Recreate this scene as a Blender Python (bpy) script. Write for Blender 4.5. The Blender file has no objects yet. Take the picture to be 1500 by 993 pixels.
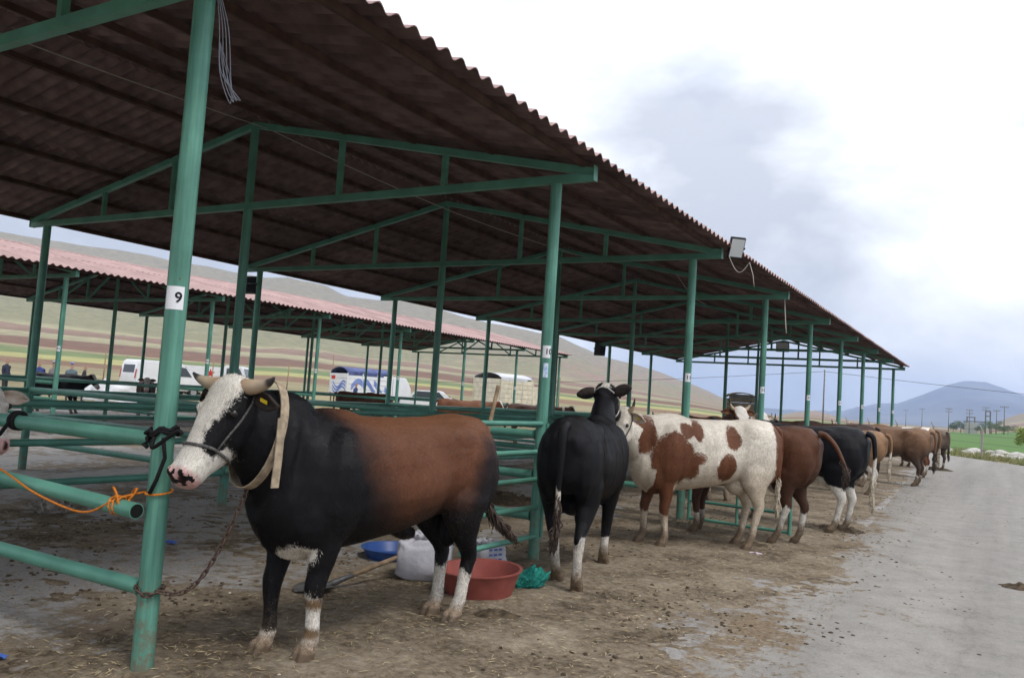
import bpy, bmesh, math, random
import numpy as np
from mathutils import Vector, Matrix, noise
random.seed(7)
R = math.radians
sc = bpy.context.scene
col = sc.collection
V = Vector

# ------------------------------------------------------------------ camera, sky, sun, exposure
cam_d = bpy.data.cameras.new('camera'); cam = bpy.data.objects.new('camera', cam_d); col.objects.link(cam)
sc.camera = cam
cam_d.sensor_width = 36.0; cam_d.lens = 29.34; cam_d.clip_start = 0.05; cam_d.clip_end = 20000
PITCH, ROLL, YAW = 0.0704, 0.0660, 0.5351
CAMZ = 1.55
fw = V((-math.sin(YAW)*math.cos(PITCH), math.cos(YAW)*math.cos(PITCH), math.sin(PITCH)))
r0 = V((math.cos(YAW), math.sin(YAW), 0)); u0 = r0.cross(fw)
rr = math.cos(ROLL)*r0 + math.sin(ROLL)*u0; uu = -math.sin(ROLL)*r0 + math.cos(ROLL)*u0
M = Matrix((rr, uu, -fw)).transposed().to_4x4(); M.translation = V((0, 0, CAMZ))
cam.matrix_world = M
sc.render.engine = 'CYCLES'
sc.cycles.use_denoising = True
sc.cycles.max_bounces = 6; sc.cycles.diffuse_bounces = 4; sc.cycles.volume_bounces = 1
sc.cycles.transparent_max_bounces = 8
sc.view_settings.view_transform = 'Standard'; sc.view_settings.look = 'None'
sc.view_settings.exposure = 0.2; sc.view_settings.gamma = 1.0

SUN_EL, SUN_AZ = R(56), R(112)       # azimuth clockwise from +Y: the bright part of the overcast, to the right
world = bpy.data.worlds.new('World'); sc.world = world; world.use_nodes = True
wn = world.node_tree.nodes; wl = world.node_tree.links; wn.clear()
wo = wn.new('ShaderNodeOutputWorld'); bg = wn.new('ShaderNodeBackground'); wl.new(bg.outputs[0], wo.inputs[0])
sky = wn.new('ShaderNodeTexSky'); sky.sky_type = 'NISHITA'; sky.sun_disc = False
sky.sun_elevation = SUN_EL; sky.sun_rotation = SUN_AZ; sky.altitude = 1000; sky.dust_density = 2.0
bg.inputs['Strength'].default_value = 0.12
tc = wn.new('ShaderNodeTexCoord')
mp = wn.new('ShaderNodeMapping'); mp.inputs['Scale'].default_value = (1.0, 1.0, 1.9); mp.inputs['Location'].default_value = (1.35, 0.1, 0.2)
wl.new(tc.outputs['Generated'], mp.inputs['Vector'])
n1 = wn.new('ShaderNodeTexNoise'); n1.inputs['Scale'].default_value = 2.6; n1.inputs['Detail'].default_value = 9; n1.inputs['Roughness'].default_value = 0.52
n1.inputs['Distortion'].default_value = 0.25
wl.new(mp.outputs[0], n1.inputs['Vector'])
cr = wn.new('ShaderNodeValToRGB')                # cloud brightness: grey-blue bases to white tops (strength 0.12 applies)
e = cr.color_ramp.elements
e[0].position = 0.40; e[0].color = (4.5, 4.75, 5.3, 1)
e[1].position = 0.70; e[1].color = (11.4, 11.4, 11.5, 1)
m_ = e.new(0.55); m_.color = (7.3, 7.5, 7.9, 1)
wl.new(n1.outputs['Fac'], cr.inputs[0])
n2 = wn.new('ShaderNodeTexNoise'); n2.inputs['Scale'].default_value = 4.0; n2.inputs['Detail'].default_value = 6
wl.new(mp.outputs[0], n2.inputs['Vector'])
cv = wn.new('ShaderNodeValToRGB'); cv.color_ramp.elements[0].position = 0.30; cv.color_ramp.elements[1].position = 0.42
cv.color_ramp.elements[0].color = (0.72, 0.72, 0.72, 1)
wl.new(n2.outputs['Fac'], cv.inputs[0])
mx = wn.new('ShaderNodeMixRGB'); wl.new(cv.outputs[0], mx.inputs[0]); wl.new(sky.outputs[0], mx.inputs[1]); wl.new(cr.outputs[0], mx.inputs[2])
sz = wn.new('ShaderNodeSeparateXYZ'); wl.new(tc.outputs['Generated'], sz.inputs[0])
kz = wn.new('ShaderNodeMapRange'); kz.inputs[1].default_value = 0.0; kz.inputs[2].default_value = 1.0; kz.inputs[3].default_value = 0.92; kz.inputs[4].default_value = 1.85; wl.new(sz.outputs[2], kz.inputs[0])
vm = wn.new('ShaderNodeVectorMath'); vm.operation = 'SCALE'; wl.new(mx.outputs[0], vm.inputs[0]); wl.new(kz.outputs[0], vm.inputs['Scale'])
wl.new(vm.outputs[0], bg.inputs['Color'])

sun_d = bpy.data.lights.new('sun', 'SUN'); sun = bpy.data.objects.new('sun', sun_d); col.objects.link(sun)
sun_d.energy = 1.5; sun_d.angle = R(14); sun_d.color = (1.0, 0.96, 0.9)
sd = V((math.sin(SUN_AZ)*math.cos(SUN_EL), math.cos(SUN_AZ)*math.cos(SUN_EL), math.sin(SUN_EL)))
sun.rotation_euler = sd.to_track_quat('Z', 'Y').to_euler()

# ------------------------------------------------------------------ helpers
def mat(name, colr, rough=0.7, spec=0.3, metal=0.0, var=0.0, vscale=6.0, bump=0.0, bscale=60.0, col2=None, detail=4):
    m = bpy.data.materials.new(name); m.use_nodes = True
    nt = m.node_tree; b = nt.nodes['Principled BSDF']
    b.inputs['Roughness'].default_value = rough; b.inputs['Specular IOR Level'].default_value = spec; b.inputs['Metallic'].default_value = metal
    b.inputs['Base Color'].default_value = (*colr, 1)
    if var > 0 or col2:
        c = nt.nodes.new('ShaderNodeTexCoord'); n = nt.nodes.new('ShaderNodeTexNoise'); n.inputs['Scale'].default_value = vscale; n.inputs['Detail'].default_value = detail
        nt.links.new(c.outputs['Object'], n.inputs['Vector'])
        rp = nt.nodes.new('ShaderNodeValToRGB'); a = rp.color_ramp.elements
        lo = col2 if col2 else tuple(x*(1-var) for x in colr); hi = colr if col2 else tuple(min(1, x*(1+var)) for x in colr)
        a[0].position = 0.35; a[1].position = 0.65; a[0].color = (*lo, 1); a[1].color = (*hi, 1)
        nt.links.new(n.outputs['Fac'], rp.inputs[0]); nt.links.new(rp.outputs[0], b.inputs['Base Color'])
    if bump > 0:
        c = nt.nodes.new('ShaderNodeTexCoord'); n = nt.nodes.new('ShaderNodeTexNoise'); n.inputs['Scale'].default_value = bscale; n.inputs['Detail'].default_value = 5
        nt.links.new(c.outputs['Object'], n.inputs['Vector'])
        bp = nt.nodes.new('ShaderNodeBump'); bp.inputs['Strength'].default_value = bump; bp.inputs['Distance'].default_value = 0.02
        nt.links.new(n.outputs['Fac'], bp.inputs['Height']); nt.links.new(bp.outputs[0], b.inputs['Normal'])
    return m

def link(o, parent=None):
    col.objects.link(o)
    if parent is not None: o.parent = parent
    return o
def mesh_obj(name, bm, m, parent=None, smooth=False):
    me = bpy.data.meshes.new(name); bmesh.ops.recalc_face_normals(bm, faces=bm.faces[:]); bm.to_mesh(me); bm.free()
    if m is not None:
        for q in (m if isinstance(m, (list, tuple)) else [m]): me.materials.append(q)
    if smooth: me.polygons.foreach_set('use_smooth', [True]*len(me.polygons))
    return link(bpy.data.objects.new(name, me), parent)
def inst(name, src, parent=None, loc=None, mtx=None):
    o = bpy.data.objects.new(name, src.data if hasattr(src, 'data') else src); link(o, parent)
    if mtx is not None: o.matrix_local = mtx
    if loc is not None: o.location = loc
    return o
def tag(o, label, cat=None, group=None, kind=None):
    if label: o['label'] = label
    if cat: o['category'] = cat
    if group: o['group'] = group
    if kind: o['kind'] = kind
    return o
def empty(name, loc=(0, 0, 0), rz=0):
    o = bpy.data.objects.new(name, None); col.objects.link(o); o.location = loc; o.rotation_euler = (0, 0, rz); o.empty_display_size = 0.2
    return o
def box(bm, c, s, rot=None, bev=0.0):
    g = bmesh.ops.create_cube(bm, size=1.0); vs = g['verts']
    bmesh.ops.scale(bm, vec=s, verts=vs)
    if rot is not None: bmesh.ops.rotate(bm, cent=(0, 0, 0), matrix=rot, verts=vs)
    bmesh.ops.translate(bm, vec=c, verts=vs)
    if bev > 0:
        es = list({e for v in vs for e in v.link_edges}); bmesh.ops.bevel(bm, geom=es, offset=bev, segments=2, affect='EDGES')
def bar(bm, a, b, w, h=None):
    """square bar from a to b"""
    a = V(a); b = V(b); d = b-a; h = h or w
    z = d.normalized(); x = z.cross(V((0, 0, 1)))
    x = V((1, 0, 0)) if x.length < 1e-4 else x.normalized(); y = x.cross(z)
    rot = Matrix((x, y, z)).transposed()
    box(bm, (a+b)/2, (w, h, d.length), rot)
def tube(bm, pts, rad, n=10, cap=True):
    pts = [V(q) for q in pts]; rings = []
    rads = rad if isinstance(rad, (list, tuple)) else [rad]*len(pts)
    px = None
    for i, q in enumerate(pts):
        t = (pts[min(i+1, len(pts)-1)]-pts[max(i-1, 0)])
        t = t.normalized() if t.length > 1e-9 else V((0, 0, 1))
        if px is None:
            px = t.cross(V((0, 0, 1)));  px = t.cross(V((1, 0, 0))) if px.length < 1e-3 else px
        px = (px - t*px.dot(t)).normalized(); py = t.cross(px)
        rings.append([bm.verts.new(q+(px*math.cos(2*math.pi*k/n)+py*math.sin(2*math.pi*k/n))*rads[i]) for k in range(n)])
    for i in range(len(rings)-1):
        for k in range(n): bm.faces.new((rings[i][k], rings[i][(k+1) % n], rings[i+1][(k+1) % n], rings[i+1][k]))
    if cap: bm.faces.new(rings[0][::-1]); bm.faces.new(rings[-1])
def ring_loft(bm, secs, n=20, ex=2.0):
    """secs: (center, up, right, r_up, r_down, r_right)"""
    rings = []
    for c, u, r, ru, rd, rw in secs:
        c, u, r = V(c), V(u).normalized(), V(r).normalized(); g = []
        for k in range(n):
            a = 2*math.pi*k/n; ca, sa = math.cos(a), math.sin(a)
            ca = math.copysign(abs(ca)**(2/ex), ca); sa = math.copysign(abs(sa)**(2/ex), sa)
            g.append(bm.verts.new(c + u*sa*(ru if sa > 0 else rd) + r*ca*rw))
        rings.append(g)
    for i in range(len(rings)-1):
        for k in range(n): bm.faces.new((rings[i][k], rings[i][(k+1) % n], rings[i+1][(k+1) % n], rings[i+1][k]))
    bm.faces.new(rings[0][::-1]); bm.faces.new(rings[-1])
def ellipsoid(bm, c, r, rot=None, u=12, v=8):
    g = bmesh.ops.create_uvsphere(bm, u_segments=u, v_segments=v, radius=1.0); vs = g['verts']
    bmesh.ops.scale(bm, vec=r, verts=vs)
    if rot is not None: bmesh.ops.rotate(bm, cent=(0, 0, 0), matrix=rot, verts=vs)
    bmesh.ops.translate(bm, vec=c, verts=vs)
def B(): return bmesh.new()
def interp(x, pts):
    if x <= pts[0][0]: return pts[0][1]
    for (a, b), (c, d) in zip(pts, pts[1:]):
        if x <= c:
            t = (x-a)/(c-a); return b+(d-b)*t
    return pts[-1][1]
def nodes(m): return m.node_tree.nodes, m.node_tree.links, m.node_tree.nodes['Principled BSDF']
def N(nt, typ, **kw):
    n = nt.new(typ)
    for k, v in kw.items():
        if k in n.inputs: n.inputs[k].default_value = v
        else: setattr(n, k, v)
    return n
def ramp(nt, stops):
    n = nt.new('ShaderNodeValToRGB'); e = n.color_ramp.elements
    while len(e) < len(stops): e.new(0.5)
    for q, (p_, c) in zip(e, stops): q.position = p_; q.color = (*c, 1) if len(c) == 3 else c
    return n

# ------------------------------------------------------------------ terrain
ETOP = [(-90, 0), (-12, 0.0), (-5, 1.9), (-1, 1.13), (-0.3, .84), (1.1, 0.05), (6, 0), (8.6, 0.1), (9.3, 0.3), (10.5, .56), (11.8, .34), (13.2, .0), (14.5, .35), (16.3, .96), (17.9, 1.59), (22, 2.81), (24, 3.3), (27.4, 4.5), (33, 5.3), (37.8, 6.1),
        (39.7, 5.92), (42.2, 6.16), (43.4, 6.7), (46, 7.1), (47.6, 6.92), (55, 7.6), (62, 8), (90, 7), (140, 3), (180, 0)]
RISE = [(0, 0), (44, 0), (60, .56), (100, .86), (150, .99), (220, 1.12), (300, 1.36), (420, 1.88), (550, 2.4), (700, 3.05), (900, 5.2), (1080, 7.3), (1200, 8.0), (1400, 7.6), (2000, 4.0), (3000, 1.0), (9000, 0.1)]
def terrain_z(x, y):
    D = math.hypot(x, y)
    if D < 44: return 0.0
    az = math.degrees(math.atan2(-x, y))
    e_ = interp(az, ETOP)
    el = interp(D, RISE)*e_/8.0
    z = D*math.tan(R(el)) + (0 if D < 90 else 1.55*min(1, (D-90)/600)*min(1, e_/2))
    k = min(1, max(0, (D-500)/500))*min(1, e_/3)
    if k > 0 and D < 2500:
        z += k*noise.fractal(V((x*.004, y*.004, 3.1)), 1.0, 2.0, 5)*9*min(1, 1200/D) - k*2
    return z
def build_ground():
    bm = B(); azs = [-180+i*2.0 for i in range(0, 84)] + [-12+i*.5 for i in range(0, 168)] + [72+i*2.0 for i in range(0, 54)]
    Ds = [0.01, 15, 30, 44, 50, 56, 62, 70, 85, 100, 125, 150, 185, 220, 260, 300, 360, 420, 485, 550, 620, 700, 770, 840, 910, 980, 1040, 1090, 1140, 1190, 1250, 1320, 1420, 1600, 2000, 3000, 5000, 9000]
    rows = []
    for D in Ds:
        rows.append([bm.verts.new((-D*math.sin(R(a)), D*math.cos(R(a)), terrain_z(-D*math.sin(R(a)), D*math.cos(R(a))))) for a in azs])
    n = len(azs)
    for i in range(len(Ds)-1):
        for k in range(n): bm.faces.new((rows[i][k], rows[i][(k+1) % n], rows[i+1][(k+1) % n], rows[i+1][k]))
    m = mat('field_soil', (0.3, 0.25, 0.16), 0.95, 0.1)
    nt, lk, b = nodes(m)
    tcn = nt.new('ShaderNodeTexCoord'); sep = nt.new('ShaderNodeSeparateXYZ'); lk.new(tcn.outputs['Object'], sep.inputs[0])
    flat = nt.new('ShaderNodeCombineXYZ'); lk.new(sep.outputs[0], flat.inputs[0]); lk.new(sep.outputs[1], flat.inputs[1])
    ln = N(nt, 'ShaderNodeVectorMath', operation='LENGTH'); lk.new(flat.outputs[0], ln.inputs[0])
    ns = N(nt, 'ShaderNodeTexNoise', Scale=.009, Detail=6); lk.new(flat.outputs[0], ns.inputs['Vector'])
    ma = N(nt, 'ShaderNodeMath', operation='MULTIPLY_ADD'); ma.inputs[1].default_value = 0.75; ma.inputs[2].default_value = -0.37; lk.new(ns.outputs['Fac'], ma.inputs[0])
    # distance bands bend a little with x
    xs = N(nt, 'ShaderNodeMath', operation='MULTIPLY_ADD'); xs.inputs[1].default_value = -0.0006; lk.new(sep.outputs[0], xs.inputs[0]); lk.new(ma.outputs[0], xs.inputs[2])
    rt = N(nt, 'ShaderNodeVectorRotate'); rt.inputs['Angle'].default_value = .5; rt.rotation_type = 'Z_AXIS'; lk.new(flat.outputs[0], rt.inputs['Vector'])
    spx = nt.new('ShaderNodeSeparateXYZ'); lk.new(rt.outputs[0], spx.inputs[0])
    wb = N(nt, 'ShaderNodeMath', operation='MULTIPLY_ADD'); wb.inputs[1].default_value = .0085; lk.new(spx.outputs[0], wb.inputs[0]); lk.new(ns.outputs['Fac'], wb.inputs[2])
    fl_ = N(nt, 'ShaderNodeMath', operation='FLOOR'); lk.new(wb.outputs[0], fl_.inputs[0])
    wn_ = N(nt, 'ShaderNodeTexWhiteNoise', noise_dimensions='1D'); lk.new(fl_.outputs[0], wn_.inputs['W'])
    of = N(nt, 'ShaderNodeMath', operation='MULTIPLY_ADD'); of.inputs[1].default_value = .22; of.inputs[2].default_value = .79; lk.new(wn_.outputs['Value'], of.inputs[0])
    ad = N(nt, 'ShaderNodeMath', operation='ADD'); lk.new(of.outputs[0], ad.inputs[1]); lk.new(xs.outputs[0], ad.inputs[0])
    ml = N(nt, 'ShaderNodeMath', operation='MULTIPLY'); lk.new(ad.outputs[0], ml.inputs[0]); lk.new(ln.outputs['Value'], ml.inputs[1])
    dv = N(nt, 'ShaderNodeMath', operation='DIVIDE'); dv.inputs[1].default_value = 1500.0; lk.new(ml.outputs[0], dv.inputs[0])
    tan = (.27, .235, .145); yel = (.36, .34, .15); grn = (.16, .20, .085); brn = (.185, .105, .07); brn2 = (.22, .14, .095); ol = (.235, .215, .115); gry = (.25, .215, .15)
    def d(x): return x/1500
    rp = ramp(nt, [(0, tan), (d(108), tan), (d(118), brn2), (d(146), brn2), (d(150), yel), (d(196), yel), (d(200), grn), (d(262), grn), (d(268), tan), (d(300), (.33, .3, .17)), (d(306), brn), (d(415), brn),
                   (d(425), tan), (d(515), (.36, .33, .2)), (d(525), brn2), (d(690), (.26, .17, .12)), (d(705), (.36, .33, .19)), (d(790), ol), (d(1000), ol), (d(1200), gry)])
    lk.new(dv.outputs[0], rp.inputs[0])
    # rocky / quarry tones on the steep hillside
    nq = N(nt, 'ShaderNodeTexNoise', Scale=.02, Detail=8, Roughness=.65); lk.new(tcn.outputs['Object'], nq.inputs['Vector'])
    qr = ramp(nt, [(0.42, (0, 0, 0)), (0.62, (1, 1, 1))]); lk.new(nq.outputs['Fac'], qr.inputs[0])
    hm = N(nt, 'ShaderNodeMapRange'); hm.inputs[1].default_value = 640; hm.inputs[2].default_value = 800; lk.new(ln.outputs['Value'], hm.inputs[0])
    xm = N(nt, 'ShaderNodeMapRange'); xm.inputs[1].default_value = -480; xm.inputs[2].default_value = -330; lk.new(sep.outputs[0], xm.inputs[0])
    q1 = N(nt, 'ShaderNodeMath', operation='MULTIPLY'); lk.new(hm.outputs[0], q1.inputs[0]); lk.new(xm.outputs[0], q1.inputs[1])
    q2 = N(nt, 'ShaderNodeMath', operation='MULTIPLY'); lk.new(q1.outputs[0], q2.inputs[0]); lk.new(qr.outputs[0], q2.inputs[1])
    mq = nt.new('ShaderNodeMixRGB'); lk.new(q2.outputs[0], mq.inputs[0]); lk.new(rp.outputs[0], mq.inputs[1]); mq.inputs[2].default_value = (.30, .19, .155, 1)
    # fine tufts
    nf = N(nt, 'ShaderNodeTexNoise', Scale=.12, Detail=10, Roughness=.8); lk.new(tcn.outputs['Object'], nf.inputs['Vector'])
    fr = ramp(nt, [(0.3, (.5, .5, .48)), (0.7, (1.3, 1.3, 1.25))]); lk.new(nf.outputs['Fac'], fr.inputs[0])
    mm = N(nt, 'ShaderNodeMixRGB', blend_type='MULTIPLY'); mm.inputs[0].default_value = 1; lk.new(mq.outputs[0], mm.inputs[1]); lk.new(fr.outputs[0], mm.inputs[2])
    # green crop across the road, x > -9
    gx = N(nt, 'ShaderNodeMapRange'); gx.inputs[1].default_value = -13; gx.inputs[2].default_value = -11.5; lk.new(sep.outputs[0], gx.inputs[0])
    gd = ramp(nt, [(d(57), (0, 0, 0)), (d(60), (1, 1, 1)), (d(300), (1, 1, 1)), (d(330), (0, 0, 0))])
    dv2 = N(nt, 'ShaderNodeMath', operation='DIVIDE'); dv2.inputs[1].default_value = 1500.0; lk.new(ln.outputs['Value'], dv2.inputs[0]); lk.new(dv2.outputs[0], gd.inputs[0])
    gm = N(nt, 'ShaderNodeMath', operation='MULTIPLY'); lk.new(gx.outputs[0], gm.inputs[0]); lk.new(gd.outputs[0], gm.inputs[1])
    gg = nt.new('ShaderNodeMixRGB'); lk.new(gm.outputs[0], gg.inputs[0]); lk.new(mm.outputs[0], gg.inputs[1]); gg.inputs[2].default_value = (.095, .17, .05, 1)
    lk.new(gg.outputs[0], b.inputs['Base Color'])
    o = mesh_obj('ground', bm, m, smooth=True); tag(o, 'striped fields and bare hillside around the cattle market', 'ground', kind='structure')
build_ground()

def build_mountain():
    prof = [(-16, .3), (-9, .9), (-5, 1.3), (-2.5, 1.75), (-1, 2.2), (.2, 2.62), (.95, 2.85), (2.06, 2.82), (2.93, 2.57), (4.6, 1.81), (5.76, 1.23), (7, 1.11), (8.8, .52), (11, .3), (14, .22), (19, .0)]
    bm = B(); azs = [-16+i*.125 for i in range(281)]; Ds = [3200+i*60 for i in range(34)]
    rows = []
    for D in Ds:
        t = (D-3200)/(4400-3200); s = min(1, t) if t < 1 else max(0, 1-(t-1)*1.2)
        row = []
        for a in azs:
            x, y = -D*math.sin(R(a)), D*math.cos(R(a)); h = 4400*math.tan(R(interp(a, prof)))*(s**.85)
            rg = noise.ridged_multi_fractal(V((x*.0016, y*.0016, .7)), 1.0, 2.1, 6, 1.0, 2.0)-1.1
            h += rg*48*s*(1-.75*max(0, 1-abs(t-1)*6)); row.append(bm.verts.new((x, y, max(h, 0)-3)))
        rows.append(row)
    for i in range(len(Ds)-1):
        for k in range(len(azs)-1): bm.faces.new((rows[i][k], rows[i][k+1], rows[i+1][k+1], rows[i+1][k]))
    m = mat('mountain_rock', (.115, .11, .105), .95, .1, var=.35, vscale=.004, detail=8)
    tag(mesh_obj('mountain', bm, m, smooth=True), 'distant rocky mountain beyond the green field', 'mountain', kind='structure')
build_mountain()

# yard: worn concrete with trodden dirt; road: pale asphalt
def yard_material():
    m = mat('yard_floor', (.3, .28, .25), .93, .15); nt, lk, b = nodes(m)
    tcn = nt.new('ShaderNodeTexCoord'); sep = nt.new('ShaderNodeSeparateXYZ'); lk.new(tcn.outputs['Object'], sep.inputs[0])
    # how dirty: ramp over x (row of cattle about -3), broken up by noise
    xr = ramp(nt, [(0.0, (.50,)*3), (.42, (.47,)*3), (.60, (.43,)*3), (.66, (.50,)*3), (.725, (.66,)*3), (.78, (.76,)*3), (.85, (.70,)*3), (.905, (.56,)*3), (.94, (.34,)*3), (1, (.18,)*3)])
    mr = N(nt, 'ShaderNodeMapRange'); mr.inputs[1].default_value = -14; mr.inputs[2].default_value = 0; 
    yy = N(nt, 'ShaderNodeMath', operation='MULTIPLY_ADD'); yy.inputs[1].default_value = 0.055; lk.new(sep.outputs[1], yy.inputs[0]); lk.new(sep.outputs[0], yy.inputs[2])
    lk.new(yy.outputs[0], mr.inputs[0]); lk.new(mr.outputs[0], xr.inputs[0])
    na = N(nt, 'ShaderNodeTexNoise', Scale=.9, Detail=9, Roughness=.62); lk.new(tcn.outputs['Object'], na.inputs['Vector'])
    nb = N(nt, 'ShaderNodeTexNoise', Scale=7.0, Detail=8, Roughness=.7); lk.new(tcn.outputs['Object'], nb.inputs['Vector'])
    s1 = N(nt, 'ShaderNodeMath', operation='MULTIPLY_ADD'); s1.inputs[1].default_value = 1.5; s1.inputs[2].default_value = -.75; lk.new(na.outputs['Fac'], s1.inputs[0])
    s2 = N(nt, 'ShaderNodeMath', operation='MULTIPLY_ADD'); s2.inputs[1].default_value = .9; s2.inputs[2].default_value = -.45; lk.new(nb.outputs['Fac'], s2.inputs[0])
    t1 = N(nt, 'ShaderNodeMath', operation='ADD'); lk.new(s1.outputs[0], t1.inputs[0]); lk.new(s2.outputs[0], t1.inputs[1])
    t2 = N(nt, 'ShaderNodeMath', operation='ADD'); lk.new(t1.outputs[0], t2.inputs[0]); lk.new(xr.outputs[0], t2.inputs[1])
    dm = ramp(nt, [(.44, (0, 0, 0)), (.60, (1, 1, 1))]); lk.new(t2.outputs[0], dm.inputs[0])
    # colours
    nc = N(nt, 'ShaderNodeTexNoise', Scale=2.2, Detail=7, Roughness=.65); lk.new(tcn.outputs['Object'], nc.inputs['Vector'])
    dirt = ramp(nt, [(.30, (.09, .07, .05)), (.48, (.19, .15, .108)), (.62, (.28, .225, .165)), (.75, (.34, .285, .21))]); 
    mixn = N(nt, 'ShaderNodeMixRGB'); mixn.inputs[0].default_value = .5; lk.new(nc.outputs['Fac'], mixn.inputs[1])
    nd = N(nt, 'ShaderNodeTexNoise', Scale=38, Detail=6, Roughness=.75); lk.new(tcn.outputs['Object'], nd.inputs['Vector']); lk.new(nd.outputs['Fac'], mixn.inputs[2])
    lk.new(mixn.outputs[0], dirt.inputs[0])
    conc = ramp(nt, [(.32, (.21, .195, .18)), (.5, (.33, .315, .30)), (.68, (.42, .405, .385))])
    mixc = N(nt, 'ShaderNodeMixRGB'); mixc.inputs[0].default_value = .55; lk.new(na.outputs['Fac'], mixc.inputs[1]); lk.new(nd.outputs['Fac'], mixc.inputs[2]); lk.new(mixc.outputs[0], conc.inputs[0])
    mx_ = nt.new('ShaderNodeMixRGB'); lk.new(dm.outputs[0], mx_.inputs[0]); lk.new(conc.outputs[0], mx_.inputs[1]); lk.new(dirt.outputs[0], mx_.inputs[2])
    lk.new(mx_.outputs[0], b.inputs['Base Color'])
    hs = N(nt, 'ShaderNodeMath', operation='MULTIPLY_ADD'); hs.inputs[1].default_value = .8; lk.new(nd.outputs['Fac'], hs.inputs[0]); lk.new(dm.outputs[0], hs.inputs[2])
    h2 = N(nt, 'ShaderNodeMath', operation='MULTIPLY_ADD'); h2.inputs[1].default_value = 1.0; lk.new(nb.outputs['Fac'], h2.inputs[0]); lk.new(hs.outputs[0], h2.inputs[2])
    bp = N(nt, 'ShaderNodeBump', Strength=.55, Distance=.03); lk.new(h2.outputs[0], bp.inputs['Height']); lk.new(bp.outputs[0], b.inputs['Normal'])
    rg = ramp(nt, [(0, (.72,)*3), (1, (.97,)*3)]); lk.new(dm.outputs[0], rg.inputs[0]); lk.new(rg.outputs[0], b.inputs['Roughness'])
    return m
def road_material():
    m = mat('road_asphalt', (.3, .29, .28), .9, .2); nt, lk, b = nodes(m)
    tcn = nt.new('ShaderNodeTexCoord')
    a = N(nt, 'ShaderNodeTexNoise', Scale=70, Detail=4, Roughness=.9); lk.new(tcn.outputs['Object'], a.inputs['Vector'])
    c = N(nt, 'ShaderNodeTexNoise', Scale=2.4, Detail=12, Roughness=.82); lk.new(tcn.outputs['Object'], c.inputs['Vector'])
    mi = N(nt, 'ShaderNodeMixRGB'); mi.inputs[0].default_value = .5; lk.new(a.outputs['Fac'], mi.inputs[1]); lk.new(c.outputs['Fac'], mi.inputs[2])
    rp = ramp(nt, [(.36, (.14, .13, .118)), (.47, (.255, .243, .225)), (.56, (.305, .29, .27)), (.66, (.37, .353, .33))]); lk.new(mi.outputs[0], rp.inputs[0]); 
    mpt = N(nt, 'ShaderNodeMapping'); mpt.inputs['Scale'].default_value = (1.3, .05, 1); lk.new(tcn.outputs['Object'], mpt.inputs['Vector'])
    tr = N(nt, 'ShaderNodeTexNoise', Scale=1.0, Detail=5, Roughness=.6); lk.new(mpt.outputs[0], tr.inputs['Vector'])
    tr2 = ramp(nt, [(.35, (.74, .73, .71)), (.6, (1, .985, .96))]); lk.new(tr.outputs['Fac'], tr2.inputs[0])
    mt1 = N(nt, 'ShaderNodeMixRGB', blend_type='MULTIPLY'); mt1.inputs[0].default_value = .8; lk.new(rp.outputs[0], mt1.inputs[1]); lk.new(tr2.outputs[0], mt1.inputs[2])
    nw = N(nt, 'ShaderNodeTexNoise', Scale=1.2, Detail=5); lk.new(tcn.outputs['Object'], nw.inputs['Vector'])
    av = N(nt, 'ShaderNodeMixRGB'); av.inputs[0].default_value = .22; lk.new(tcn.outputs['Object'], av.inputs[1]); lk.new(nw.outputs['Color'], av.inputs[2])
    v = N(nt, 'ShaderNodeTexVoronoi', Scale=.42, feature='DISTANCE_TO_EDGE'); lk.new(av.outputs[0], v.inputs['Vector'])
    ck = ramp(nt, [(.0, (.35, .33, .31)), (.006, (1, 1, 1))]); lk.new(v.outputs['Distance'], ck.inputs[0])
    mt2 = N(nt, 'ShaderNodeMixRGB', blend_type='MULTIPLY'); mt2.inputs[0].default_value = .14; lk.new(mt1.outputs[0], mt2.inputs[1]); lk.new(ck.outputs[0], mt2.inputs[2])
    lk.new(mt2.outputs[0], b.inputs['Base Color'])
    bp = N(nt, 'ShaderNodeBump', Strength=.35, Distance=.01); lk.new(a.outputs['Fac'], bp.inputs['Height']); lk.new(bp.outputs[0], b.inputs['Normal'])
    return m
def sheet(name, pts, z, m, label, cat):
    bm = B(); vs = [bm.verts.new((x, y, z)) for x, y in pts]; bm.faces.new(vs)
    o = mesh_obj(name, bm, m); tag(o, label, cat, kind='structure'); return o
YARD = yard_material()
sheet('yard', [(-40, -16), (-1.1, -16), (-1.15, 6), (-1.6, 14), (-2.5, 33), (-3.4, 42), (-10, 42.5), (-24, 36), (-34, 27), (-41, 12)], .004, YARD, 'worn concrete yard covered with trodden dung and straw', 'yard')
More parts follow.
